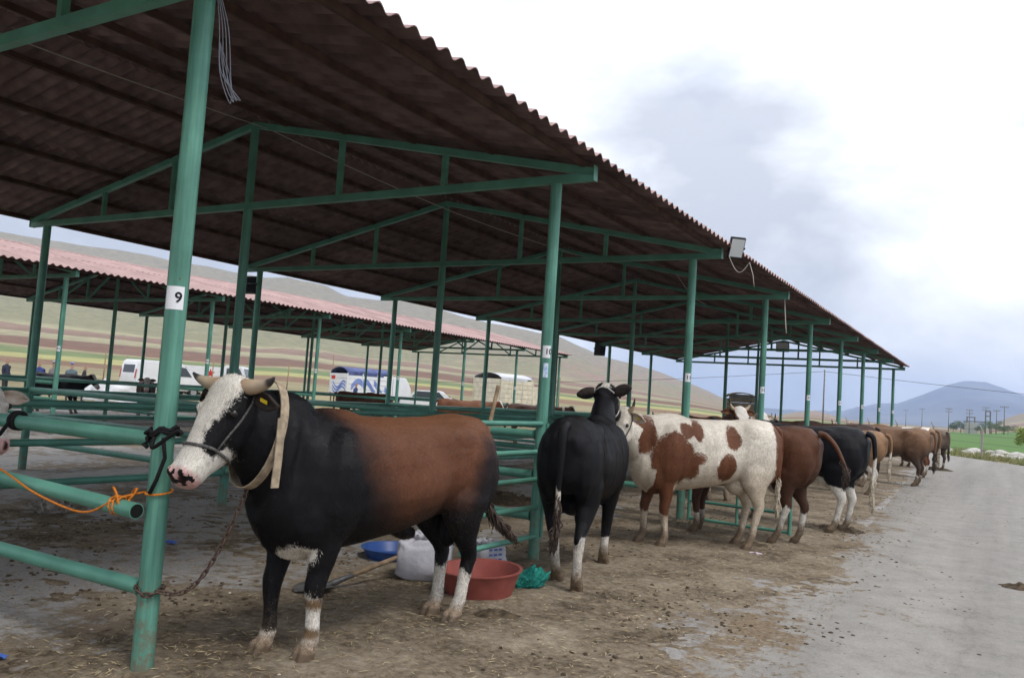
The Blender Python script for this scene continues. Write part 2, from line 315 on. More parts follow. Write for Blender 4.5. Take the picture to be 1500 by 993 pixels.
# the dirt fades onto the road: the road carries the same dirt along its border
ROAD = road_material()
def road_dirt(m):
    nt, lk, b = nodes(m)
    src = b.inputs['Base Color'].links[0].from_socket
    tcn = nt.new('ShaderNodeTexCoord'); sep = nt.new('ShaderNodeSeparateXYZ'); lk.new(tcn.outputs['Object'], sep.inputs[0])
    yy = N(nt, 'ShaderNodeMath', operation='MULTIPLY_ADD'); yy.inputs[1].default_value = 0.055; lk.new(sep.outputs[1], yy.inputs[0]); lk.new(sep.outputs[0], yy.inputs[2])
    mr = N(nt, 'ShaderNodeMapRange'); mr.inputs[1].default_value = -1.9; mr.inputs[2].default_value = 0.3; lk.new(yy.outputs[0], mr.inputs[0]); mrr = ramp(nt, [(0, (.78,)*3), (.34, (.58,)*3), (.55, (.33,)*3), (1, (.10,)*3)]); lk.new(mr.outputs[0], mrr.inputs[0])
    na = N(nt, 'ShaderNodeTexNoise', Scale=.9, Detail=9, Roughness=.62); lk.new(tcn.outputs['Object'], na.inputs['Vector'])
    nb = N(nt, 'ShaderNodeTexNoise', Scale=7.0, Detail=8, Roughness=.7); lk.new(tcn.outputs['Object'], nb.inputs['Vector'])
    s1 = N(nt, 'ShaderNodeMath', operation='MULTIPLY_ADD'); s1.inputs[1].default_value = 1.5; s1.inputs[2].default_value = -.75; lk.new(na.outputs['Fac'], s1.inputs[0])
    s2 = N(nt, 'ShaderNodeMath', operation='MULTIPLY_ADD'); s2.inputs[1].default_value = 1.1; s2.inputs[2].default_value = -.55; lk.new(nb.outputs['Fac'], s2.inputs[0])
    t1 = N(nt, 'ShaderNodeMath', operation='ADD'); lk.new(s1.outputs[0], t1.inputs[0]); lk.new(s2.outputs[0], t1.inputs[1])
    t2 = N(nt, 'ShaderNodeMath', operation='ADD'); lk.new(t1.outputs[0], t2.inputs[0]); lk.new(mrr.outputs[0], t2.inputs[1])
    dm = ramp(nt, [(.44, (0, 0, 0)), (.60, (1, 1, 1))]); lk.new(t2.outputs[0], dm.inputs[0])
    nd = N(nt, 'ShaderNodeTexNoise', Scale=38, Detail=6, Roughness=.75); lk.new(tcn.outputs['Object'], nd.inputs['Vector'])
    dirt = ramp(nt, [(.32, (.085, .062, .042)), (.5, (.17, .125, .082)), (.68, (.27, .21, .135))]); lk.new(nd.outputs['Fac'], dirt.inputs[0])
    mx_ = nt.new('ShaderNodeMixRGB'); lk.new(dm.outputs[0], mx_.inputs[0]); lk.new(src, mx_.inputs[1]); lk.new(dirt.outputs[0], mx_.inputs[2]); lk.new(mx_.outputs[0], b.inputs['Base Color'])
road_dirt(ROAD)
sheet('road', [(-1.7, -30), (14, -30), (14, 36), (6.5, 41), (1.3, 44.0), (-3.2, 53.5), (-12, 61), (-14, 58), (-4, 41), (-2.6, 33), (-1.7, 14)], .008, ROAD, 'pale worn asphalt road beside the shelter', 'road')

DIRT = {}
def dirt_z(x, y):
    i, j = int((x+9.2)/DIRT['c']), int((y-1.4)/DIRT['c']); a = DIRT['z']
    return max(0.0, float(a[j, i])) if 0 <= i < a.shape[1] and 0 <= j < a.shape[0] else 0.0
def trodden_dirt(y0_, y1, c, x_off):
    base = [(-14, .40), (-8, .43), (-5.5, .41), (-4.6, .48), (-3.6, .64), (-2.9, .74), (-2, .74), (-1.4, .67), (-1.0, .52), (-.7, .36), (-.3, .15)]
    nx, ny = int(8.4/c), int((y1-y0_)/c); fs = []
    zz = np.empty((ny+1, nx+1), np.float32)
    for j in range(ny+1):
        y = y0_+j*c
        for i in range(nx+1):
            x = x_off+i*c; w = x+.055*y
            d_ = interp(w, base) + (.14*max(0, 1-abs(y-2.2)/2.0) if x < -3 else 0)
            n_ = noise.fractal(V((x*.85, y*.85, 1.3)), .9, 2.0, 5)*.30
            k = d_+n_-.50
            z = .055*k
            if k > -.25: z += .012*noise.noise(V((x*5, y*5, 4)))+.009*noise.noise(V((x*11, y*11, 2)))+.010*max(0, noise.noise(V((x*22, y*22, 7)))-.1)*(1 if k > 0 else .5)
            zz[j, i] = min(z, .022+.2*max(0, z-.022)) if z > 0 else max(z, -.03)
    if y0_ < 2: DIRT.update(z=zz, c=c)
    vs = [(x_off+i*c, y0_+j*c, float(zz[j, i])+.004) for j in range(ny+1) for i in range(nx+1)]
    for j in range(ny):
        for i in range(nx):
            if max(zz[j, i], zz[j, i+1], zz[j+1, i], zz[j+1, i+1]) > 0:
                a = j*(nx+1)+i; fs.append((a, a+1, a+nx+2, a+nx+1))
    if y0_ > 2: return vs, fs
    v2, f2 = trodden_dirt(16.4, 37, .075, -10.4); n0 = len(vs); vs += v2; fs += [tuple(q+n0 for q in f) for f in f2]
    me = bpy.data.meshes.new('trodden_dirt'); me.from_pydata(vs, [], fs); me.polygons.foreach_set('use_smooth', [True]*len(me.polygons))
    m = mat('trodden_dirt', (.15, .11, .07), .95, .12); nt, lk, b = nodes(m); tcn = nt.new('ShaderNodeTexCoord')
    n1_ = N(nt, 'ShaderNodeTexNoise', Scale=1.7, Detail=6, Roughness=.6); lk.new(tcn.outputs['Object'], n1_.inputs['Vector'])
    n2_ = N(nt, 'ShaderNodeTexNoise', Scale=15, Detail=10, Roughness=.82); lk.new(tcn.outputs['Object'], n2_.inputs['Vector'])
    mi = N(nt, 'ShaderNodeMixRGB'); mi.inputs[0].default_value = .6; lk.new(n1_.outputs['Fac'], mi.inputs[1]); lk.new(n2_.outputs['Fac'], mi.inputs[2])
    rp = ramp(nt, [(.36, (.045, .034, .024)), (.44, (.115, .088, .060)), (.50, (.195, .155, .11)), (.57, (.27, .222, .162)), (.66, (.40, .35, .27))]); lk.new(mi.outputs[0], rp.inputs[0]); lk.new(rp.outputs[0], b.inputs['Base Color'])
    bp = N(nt, 'ShaderNodeBump', Strength=.8, Distance=.02); lk.new(n2_.outputs['Fac'], bp.inputs['Height']); lk.new(bp.outputs[0], b.inputs['Normal'])
    me.materials.append(m); o = bpy.data.objects.new('trodden_dirt', me); col.objects.link(o); tag(o, 'trodden brown dung and dirt caked on the yard along the cattle', 'dirt', kind='stuff')
trodden_dirt(1.4, 16.4, .036, -9.2)

# ------------------------------------------------------------------ shelters
GREEN = mat('green_paint', (.105, .285, .215), .42, .35, var=.16, vscale=3.0, bump=.08, bscale=40)
def green_wear(m):
    nt, lk, b = nodes(m); src = b.inputs['Base Color'].links[0].from_socket
    c = nt.new('ShaderNodeTexCoord'); n = N(nt, 'ShaderNodeTexNoise', Scale=23, Detail=7, Roughness=.7); lk.new(c.outputs['Object'], n.inputs['Vector'])
    rp = ramp(nt, [(.655, (0, 0, 0)), (.70, (1, 1, 1))]); lk.new(n.outputs['Fac'], rp.inputs[0])
    mx_ = nt.new('ShaderNodeMixRGB'); lk.new(rp.outputs[0], mx_.inputs[0]); lk.new(src, mx_.inputs[1]); mx_.inputs[2].default_value = (.14, .10, .07, 1); lk.new(mx_.outputs[0], b.inputs['Base Color'])
green_wear(GREEN)
def post_paint():
    m = GREEN.copy(); m.name = 'green_post_paint'; nt, lk, b = nodes(m); src = b.inputs['Base Color'].links[0].from_socket
    c = nt.new('ShaderNodeTexCoord'); sp_ = nt.new('ShaderNodeSeparateXYZ'); lk.new(c.outputs['Object'], sp_.inputs[0])
    mp_ = N(nt, 'ShaderNodeMapping'); mp_.inputs['Scale'].default_value = (30, 30, 1.2); lk.new(c.outputs['Object'], mp_.inputs['Vector'])
    oi = nt.new('ShaderNodeObjectInfo'); lk.new(oi.outputs['Random'], mp_.inputs['Location'])
    n = N(nt, 'ShaderNodeTexNoise', Scale=1.0, Detail=6, Roughness=.65); lk.new(mp_.outputs[0], n.inputs['Vector'])
    st = ramp(nt, [(.38, (.72, .74, .74)), (.62, (1.18, 1.12, 1.12))]); lk.new(n.outputs['Fac'], st.inputs[0])
    mu = N(nt, 'ShaderNodeMixRGB', blend_type='MULTIPLY'); mu.inputs[0].default_value = 1; lk.new(src, mu.inputs[1]); lk.new(st.outputs[0], mu.inputs[2])
    n2_ = N(nt, 'ShaderNodeTexNoise', Scale=14, Detail=7, Roughness=.7); lk.new(c.outputs['Object'], n2_.inputs['Vector'])
    mr_ = N(nt, 'ShaderNodeMapRange'); mr_.inputs[1].default_value = 0; mr_.inputs[2].default_value = 1.3; mr_.inputs[3].default_value = .26; mr_.inputs[4].default_value = -.1; lk.new(sp_.outputs[2], mr_.inputs[0])
    ad_ = N(nt, 'ShaderNodeMath', operation='ADD'); lk.new(n2_.outputs['Fac'], ad_.inputs[0]); lk.new(mr_.outputs[0], ad_.inputs[1])
    th = ramp(nt, [(.66, (0, 0, 0)), (.80, (.8, .8, .8))]); lk.new(ad_.outputs[0], th.inputs[0])
    fx = nt.new('ShaderNodeMixRGB'); lk.new(th.outputs[0], fx.inputs[0]); lk.new(mu.outputs[0], fx.inputs[1]); fx.inputs[2].default_value = (.17, .135, .095, 1); lk.new(fx.outputs[0], b.inputs['Base Color'])
    return m
POSTG = post_paint()
RUST = mat('rusty_brown_steel', (.075, .042, .032), .8, .2, var=.3, vscale=5)
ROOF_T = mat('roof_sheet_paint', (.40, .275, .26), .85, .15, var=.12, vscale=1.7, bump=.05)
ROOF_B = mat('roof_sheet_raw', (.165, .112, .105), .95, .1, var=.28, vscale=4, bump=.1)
def _tone(m, lo, hi):
    nt, lk, b = nodes(m); src = b.inputs['Base Color'].links[0].from_socket; oi = nt.new('ShaderNodeObjectInfo')
    mr_ = N(nt, 'ShaderNodeMapRange'); mr_.inputs[3].default_value = lo; mr_.inputs[4].default_value = hi; lk.new(oi.outputs['Random'], mr_.inputs[0])
    sc_ = N(nt, 'ShaderNodeVectorMath', operation='SCALE'); lk.new(src, sc_.inputs[0]); lk.new(mr_.outputs[0], sc_.inputs['Scale']); lk.new(sc_.outputs[0], b.inputs['Base Color'])
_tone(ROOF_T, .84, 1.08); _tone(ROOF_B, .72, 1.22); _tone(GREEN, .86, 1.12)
PAPER = mat('paper', (.82, .82, .85), .8, .2); INK = mat('black_ink', (.015, .015, .018), .7, .2); BLUEP = mat('blue_print', (.16, .3, .62), .7, .2)
XM = -8.241; HW = 4.377; Y0 = 7.19; SP = 4.25; HC = 3.69
K0, K1 = -3, 7
SLOPE = math.atan2(1.02, 4.80)
# shared meshes -------------
def post_mesh(h):
    bm = B(); tube(bm, [(0, 0, -.05), (0, 0, h)], .057, 20)
    return mesh_obj('post', bm, POSTG, smooth=False)
def shade(o, ang=40):
    me = o.data; me.polygons.foreach_set('use_smooth', [True]*len(me.polygons))
    try: me.set_sharp_from_angle(angle=R(ang))
    except Exception: pass
    return o
PROTO = []
def proto(o): 
    col.objects.unlink(o); return o.data
POST = proto(shade(post_mesh(HC)))
def rail_mesh(L, r):
    bm = B(); tube(bm, [(0, 0, 0), (L, 0, 0)], r, 14); tube(bm, [(.002, 0, 0), (.014, 0, 0), (.022, 0, 0)], [r+.008, r+.006, r+.001], 14); tube(bm, [(L-.022, 0, 0), (L-.014, 0, 0), (L-.002, 0, 0)], [r+.001, r+.006, r+.008], 14); return proto(shade(mesh_obj('rail', bm, GREEN)))
RAIL_X = rail_mesh(HW-.114, .042); RAIL_Y = rail_mesh(SP-.114, .038)
def truss_meshes():
    bm = B(); bar(bm, (-4.79, 0, HC+.042), (4.79, 0, HC+.042), .07, .08)
    bc = proto(mesh_obj('bottom_chord', bm, GREEN))
    bm = B(); bar(bm, (0, 0, 0), (math.hypot(4.79, 1.0), 0, 0), .07, .075); tc_ = proto(mesh_obj('top_chord', bm, GREEN))
    bm = B(); box(bm, (0, 0, 0), (.006, .09, .15)); pl = proto(mesh_obj('end_plate', bm, GREEN))
    bm = B(); bar(bm, (0, 0, 0), (0, 0, 1), .055); st = proto(mesh_obj('strut', bm, GREEN))
    return bc, tc_, pl, st
BC, TCH, PLT, STR = truss_meshes()
WAVE, NW, AMP = .18, 6, .024
SL = 2.58
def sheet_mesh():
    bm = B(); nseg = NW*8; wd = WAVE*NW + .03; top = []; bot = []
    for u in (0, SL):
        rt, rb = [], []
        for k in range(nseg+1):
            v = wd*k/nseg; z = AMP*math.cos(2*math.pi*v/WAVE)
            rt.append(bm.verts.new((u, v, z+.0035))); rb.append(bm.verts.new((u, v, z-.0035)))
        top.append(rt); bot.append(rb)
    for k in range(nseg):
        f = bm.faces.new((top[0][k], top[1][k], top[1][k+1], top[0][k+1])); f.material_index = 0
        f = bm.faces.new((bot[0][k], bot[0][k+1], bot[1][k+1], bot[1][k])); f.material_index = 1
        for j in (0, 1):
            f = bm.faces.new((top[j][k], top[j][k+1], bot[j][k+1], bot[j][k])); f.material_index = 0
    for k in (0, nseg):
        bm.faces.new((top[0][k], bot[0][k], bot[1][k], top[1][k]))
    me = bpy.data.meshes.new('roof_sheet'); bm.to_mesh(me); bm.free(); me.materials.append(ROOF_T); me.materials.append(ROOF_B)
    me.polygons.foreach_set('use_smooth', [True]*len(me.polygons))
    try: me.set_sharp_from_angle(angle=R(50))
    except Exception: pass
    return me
SHEET = sheet_mesh()
def purlin_mesh(L):
    bm = B(); box(bm, (0, L/2, 0), (.05, L, .062)); return proto(mesh_obj('purlin', bm, RUST))
YA = Y0+K0*SP-.35; YB = Y0+K1*SP+.32
PURLIN = purlin_mesh(YB-YA)
def cap_mesh():
    bm = B(); n = 7; rows = []
    for y in (0, 2.12):
        rows.append([bm.verts.new((.30*math.sin(a), y, .33*math.cos(a)*.25-.02+ (0.0))) for a in [(-1.25+2.5*i/(n-1)) for i in range(n)]])
    for k in range(n-1): bm.faces.new((rows[0][k], rows[0][k+1], rows[1][k+1], rows[1][k]))
    o = mesh_obj('ridge_cap', bm, ROOF_T, smooth=True); md = o.modifiers.new('s', 'SOLIDIFY'); md.thickness = .006
    dg = bpy.context.evaluated_depsgraph_get(); me = bpy.data.meshes.new_from_object(o.evaluated_get(dg)); col.objects.unlink(o); return me
CAP = cap_mesh()
def make_shelter(dx, label, diag, ks, k_end=K1, drop=False, detailed=True):
    root = empty('cattle_shelter', (XM+dx, 0, 0)); tag(root, label, 'shelter')
    L = math.hypot(4.79, 1.0); ang = math.atan2(1.0, 4.79)
    for k in range(ks, k_end+1):
        y = Y0+k*SP
        for x in (-HW, 0, HW): inst('post', POST, root, (x, y, 0))
        t = inst('truss', BC, root, (0, y, 0))
        for s in (-1, 1):
            mt = Matrix.Translation((0, 0, HC+1.085)) @ Matrix.Rotation(0 if s > 0 else math.pi, 4, 'Z') @ Matrix.Rotation(ang, 4, 'Y')
            inst('top_chord', TCH, t, mtx=mt)
            inst('end_plate', PLT, t, loc=(s*4.795, 0, HC+.075))
            for xx in (1.5, 3.0):
                h0 = 1.0*(1-xx/4.79); mt = Matrix.Translation((s*xx, 0, HC+.08)) @ Matrix.Diagonal((1, 1, h0-.03, 1)); inst('strut', STR, t, mtx=mt)
            if diag:
                for xa, xb in ((.1, 1.45), (1.55, 2.95)):
                    a = V((s*xa, 0, HC+.09+ (1-xa/4.79)*.93)); b_ = V((s*xb, 0, HC+.09)); d = b_-a
                    q = d.to_track_quat('Z', 'Y').to_matrix().to_4x4(); inst('strut', STR, t, mtx=Matrix.Translation(a) @ q @ Matrix.Diagonal((1, 1, d.length, 1)))
        inst('king_post', STR, t, mtx=Matrix.Translation((0, 0, HC+.08)) @ Matrix.Diagonal((1.3, 1.3, .97, 1)))
    ya = Y0+ks*SP-.35; yb = Y0+k_end*SP+.32
    # purlins on both slopes
    for s in (-1, 1):
        for q in (.22, 1.3, 2.35, 3.4, 4.4):
            q = .07 if (s < 0 and q < .3) else q; x = 4.79-q*math.cos(ang) + .1; z = HC+.085+.06+ (4.79-x)/4.79*1.0
            mt = Matrix.Translation((s*x, ya, z)) @ Matrix.Rotation(s*ang, 4, 'Y') @ Matrix.Diagonal((1, (yb-ya)/(YB-YA), 1, 1)); inst('purlin', PURLIN, root, mtx=mt)
    zoff = HC+.085+.06+.031+AMP
    ns = int((yb-ya)/(WAVE*NW))
    for i in range(ns):
        y = ya + i*WAVE*NW
        for s in (-1, 1):
            for j in (0, 1):
                x0 = .02 + j*(SL-.14)*math.cos(ang); z0 = zoff + 1.0*(1-x0/4.79) + (.010 if j == 0 else 0) + .004*(i % 2) + random.uniform(-.002, .002)
                mt = Matrix.Translation((s*x0, y if s > 0 else y+WAVE*NW+.03, z0)) @ Matrix.Rotation(0 if s > 0 else math.pi, 4, 'Z') @ Matrix.Rotation(ang, 4, 'Y')
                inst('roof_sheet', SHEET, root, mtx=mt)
    for i in range(int((yb-ya)/2.1)):
        inst('ridge_cap', CAP, root, loc=(0, ya+.05+i*2.11, zoff+1.0-.03))
    # pen rails: across at each truss line, along the middle and the far post row
    for k in range(max(ks, -2), k_end+1):
        y = Y0+k*SP
        for z in ((1.21, .82, .42)):
            for x in (-HW, 0):
                if k == -1 and x == 0 and dx == 0 and z == .82: continue
                inst('rail', RAIL_X, root, loc=(x+.057, y, z+random.uniform(-.012, .012)))
        if k < k_end:
            for x in (-HW, 0):
                for z in (1.19, .80, .40):
                    mt = Matrix.Translation((x, y+.057, z)) @ Matrix.Rotation(math.pi/2, 4, 'Z'); inst('rail', RAIL_Y, root, mtx=mt)
    return root
SH1 = make_shelter(0, 'long open cattle shelter with numbered green posts beside the road', False, -2)
SH2 = make_shelter(-15.2, 'second green shelter with pink corrugated roof in front of the parked vehicles', True, -2)
# short pen panel on post B and an opened gate at post C
def pipe(name, parent, a, b, r=.026, n=12, m=GREEN):
    bm = B(); tube(bm, [a, b], r, n); return shade(mesh_obj(name, bm, m, parent))
pan = empty('pipe_hurdle', (-3.86, Y0, 0)); tag(pan, 'short five-bar green pipe hurdle fixed to the post behind the bull', 'hurdle')
for z in (1.32, 1.05, .79, .525, .25): pipe('rail', pan, (.015, .03, z), (.015, -1.30, z), .025)
pipe('upright', pan, (.015, -1.30, .22), (.015, -1.30, 1.345), .025)
pipe('upright', pan, (.062, .0, .24), (.062, .0, 1.33), .016)
gate = empty('pen_gate', (-3.8, Y0+SP, 0)); tag(gate, 'green pipe gate swung open behind the brown and white spotted cow', 'gate')
for z in (.06, .30, .62, .94, 1.22): pipe('rail', gate, (.06, -.005, z), (1.46, -.19, z), .022)
for x, y in ((.06, -.005), (1.46, -.19)): pipe('upright', gate, (x, y, .03), (x, y, 1.25), .026)
pipe('upright', gate, (.75, -.095, .06), (.75, -.095, 1.22), .02)
# loose rail tied to post A with orange rope
bm = B(); tube(bm, [(-8.15, 2.99, .93), (-3.88, 2.83, .835)], .042, 16); 
lr = shade(mesh_obj('loose_rail', bm, GREEN)); bm = B(); tube(bm, [(-3.92, 2.831, .836), (-3.877, 2.8299, .8349)], .036, 16); mesh_obj('bore_shade_plug', bm, mat('bore_shade_black', (.012, .014, .013), .9, .1), lr); tag(lr, 'loose green pipe rail tied to post nine with orange rope', 'rail')  # near-black plug on the solid pipe: shade inside its end put into colour

# ------------------------------------------------------------------ cattle
def coat_material():
    m = mat('cattle_coat', (.1, .1, .1), .40, .17); nt, lk, b = nodes(m)
    ca = N(nt, 'ShaderNodeVertexColor', layer_name='ca'); cb = N(nt, 'ShaderNodeVertexColor', layer_name='cb')
    ms = N(nt, 'ShaderNodeAttribute', attribute_name='mask'); dt = N(nt, 'ShaderNodeAttribute', attribute_name='dirt')
    tcn = nt.new('ShaderNodeTexCoord')
    nz = N(nt, 'ShaderNodeTexNoise', Scale=32, Detail=5, Roughness=.7); lk.new(tcn.outputs['Object'], nz.inputs['Vector'])
    a = N(nt, 'ShaderNodeMath', operation='MULTIPLY_ADD'); a.inputs[1].default_value = .05; a.inputs[2].default_value = -.025; lk.new(nz.outputs['Fac'], a.inputs[0])
    nz2 = N(nt, 'ShaderNodeTexNoise', Scale=7, Detail=4, Roughness=.6); lk.new(tcn.outputs['Object'], nz2.inputs['Vector'])
    a2 = N(nt, 'ShaderNodeMath', operation='MULTIPLY_ADD'); a2.inputs[1].default_value = .13; a2.inputs[2].default_value = -.065; lk.new(nz2.outputs['Fac'], a2.inputs[0])
    s0 = N(nt, 'ShaderNodeMath', operation='ADD'); lk.new(a.outputs[0], s0.inputs[0]); lk.new(a2.outputs[0], s0.inputs[1])
    s = N(nt, 'ShaderNodeMath', operation='ADD'); lk.new(s0.outputs[0], s.inputs[0]); lk.new(ms.outputs['Fac'], s.inputs[1])
    st = N(nt, 'ShaderNodeMapRange'); st.inputs[1].default_value = -.007; st.inputs[2].default_value = .007; lk.new(s.outputs[0], st.inputs[0])
    mx_ = nt.new('ShaderNodeMixRGB'); lk.new(st.outputs[0], mx_.inputs[0]); lk.new(ca.outputs[0], mx_.inputs[1]); lk.new(cb.outputs[0], mx_.inputs[2])
    # hair tone variation
    mpg = N(nt, 'ShaderNodeMapping'); mpg.inputs['Scale'].default_value = (14, 60, 9); lk.new(tcn.outputs['Object'], mpg.inputs['Vector'])
    nh = N(nt, 'ShaderNodeTexNoise', Scale=3.2, Detail=6, Roughness=.7); lk.new(mpg.outputs[0], nh.inputs['Vector'])
    hr = ramp(nt, [(.30, (.58,)*3), (.70, (1.32,)*3)]); lk.new(nh.outputs['Fac'], hr.inputs[0])
    mm = N(nt, 'ShaderNodeMixRGB', blend_type='MULTIPLY'); mm.inputs[0].default_value = 1; lk.new(mx_.outputs[0], mm.inputs[1]); lk.new(hr.outputs[0], mm.inputs[2])
    nv = N(nt, 'ShaderNodeTexNoise', Scale=3.5, Detail=5, Roughness=.6); lk.new(tcn.outputs['Object'], nv.inputs['Vector'])
    vr = ramp(nt, [(.3, (.74, .72, .70)), (.7, (1.25, 1.27, 1.3))]); lk.new(nv.outputs['Fac'], vr.inputs[0])
    mv = N(nt, 'ShaderNodeMixRGB', blend_type='MULTIPLY'); mv.inputs[0].default_value = 1; lk.new(mm.outputs[0], mv.inputs[1]); lk.new(vr.outputs[0], mv.inputs[2]); mm = mv
    # caked dirt: attribute says where it can sit, noise gives the shape
    nd = N(nt, 'ShaderNodeTexNoise', Scale=9, Detail=8, Roughness=.72); lk.new(tcn.outputs['Object'], nd.inputs['Vector'])
    d1 = N(nt, 'ShaderNodeMath', operation='ADD'); lk.new(nd.outputs['Fac'], d1.inputs[0]); lk.new(dt.outputs['Fac'], d1.inputs[1])
    d2 = N(nt, 'ShaderNodeMapRange'); d2.inputs[1].default_value = .88; d2.inputs[2].default_value = 1.12; d2.inputs[4].default_value = .85; lk.new(d1.outputs[0], d2.inputs[0])
    md = nt.new('ShaderNodeMixRGB'); lk.new(d2.outputs[0], md.inputs[0]); lk.new(mm.outputs[0], md.inputs[1]); md.inputs[2].default_value = (.12, .082, .05, 1)
    lk.new(md.outputs[0], b.inputs['Base Color'])
    nf = N(nt, 'ShaderNodeTexNoise', Scale=7, Detail=9, Roughness=.8); lk.new(mpg.outputs[0], nf.inputs['Vector'])
    bp = N(nt, 'ShaderNodeBump', Strength=.42, Distance=.02); lk.new(nf.outputs['Fac'], bp.inputs['Height']); lk.new(bp.outputs[0], b.inputs['Normal'])
    
    return m
COAT = coat_material()
HAIRMAT = mat('short_hair', (.1, .1, .1), .42, .16); _nt, _lk, _b = nodes(HAIRMAT); _vc = N(_nt, 'ShaderNodeVertexColor', layer_name='hc'); _lk.new(_vc.outputs[0], _b.inputs['Base Color'])
HORN = None
def horn_material():
    m = mat('horn_keratin', (.42, .33, .22), .45, .4); nt, lk, b = nodes(m)
    a = N(nt, 'ShaderNodeAttribute', attribute_name='along'); rp = ramp(nt, [(0, (.36, .24, .15)), (.35, (.50, .38, .26)), (.62, (.42, .33, .24)), (.74, (.05, .045, .04)), (1, (.03, .028, .026))])
    lk.new(a.outputs['Fac'], rp.inputs[0]); lk.new(rp.outputs[0], b.inputs['Base Color']); return m
HORN = horn_material()
EYE = mat('eye_dark', (.012, .009, .008), .08, .6); EARTAG = mat('ear_tag_yellow', (.75, .55, .03), .5, .4)
ROPE_G = mat('grey_rope', (.10, .095, .09), .9, .1, var=.4, vscale=90); ROPE_B = mat('black_rope', (.018, .017, .018), .95, .1)
LEATHER = mat('pale_leather', (.34, .27, .19), .8, .2, var=.25, vscale=25, bump=.2)
ROPE_W = mat('white_rope', (.55, .52, .47), .9, .1)
HAIR = mat('tail_hair', (.07, .05, .04), .8, .2, var=.4, vscale=30)
HAIRW = mat('tail_hair_pale', (.5, .43, .33), .8, .2, var=.3, vscale=30)
def sm(a, lo, hi): t = np.clip((a-lo)/(hi-lo), 0, 1); return t*t*(3-2*t)
def ell(P, c, r): 
    """signed about-metres distance inside an ellipsoid, positive inside; None skips an axis"""
    q = 0
    for i in range(3):
        if r[i] is not None: q = q + ((P[:, i]-c[i])/r[i])**2
    mr = min(x for x in r if x is not None)
    return (1-np.sqrt(q+1e-9))*mr
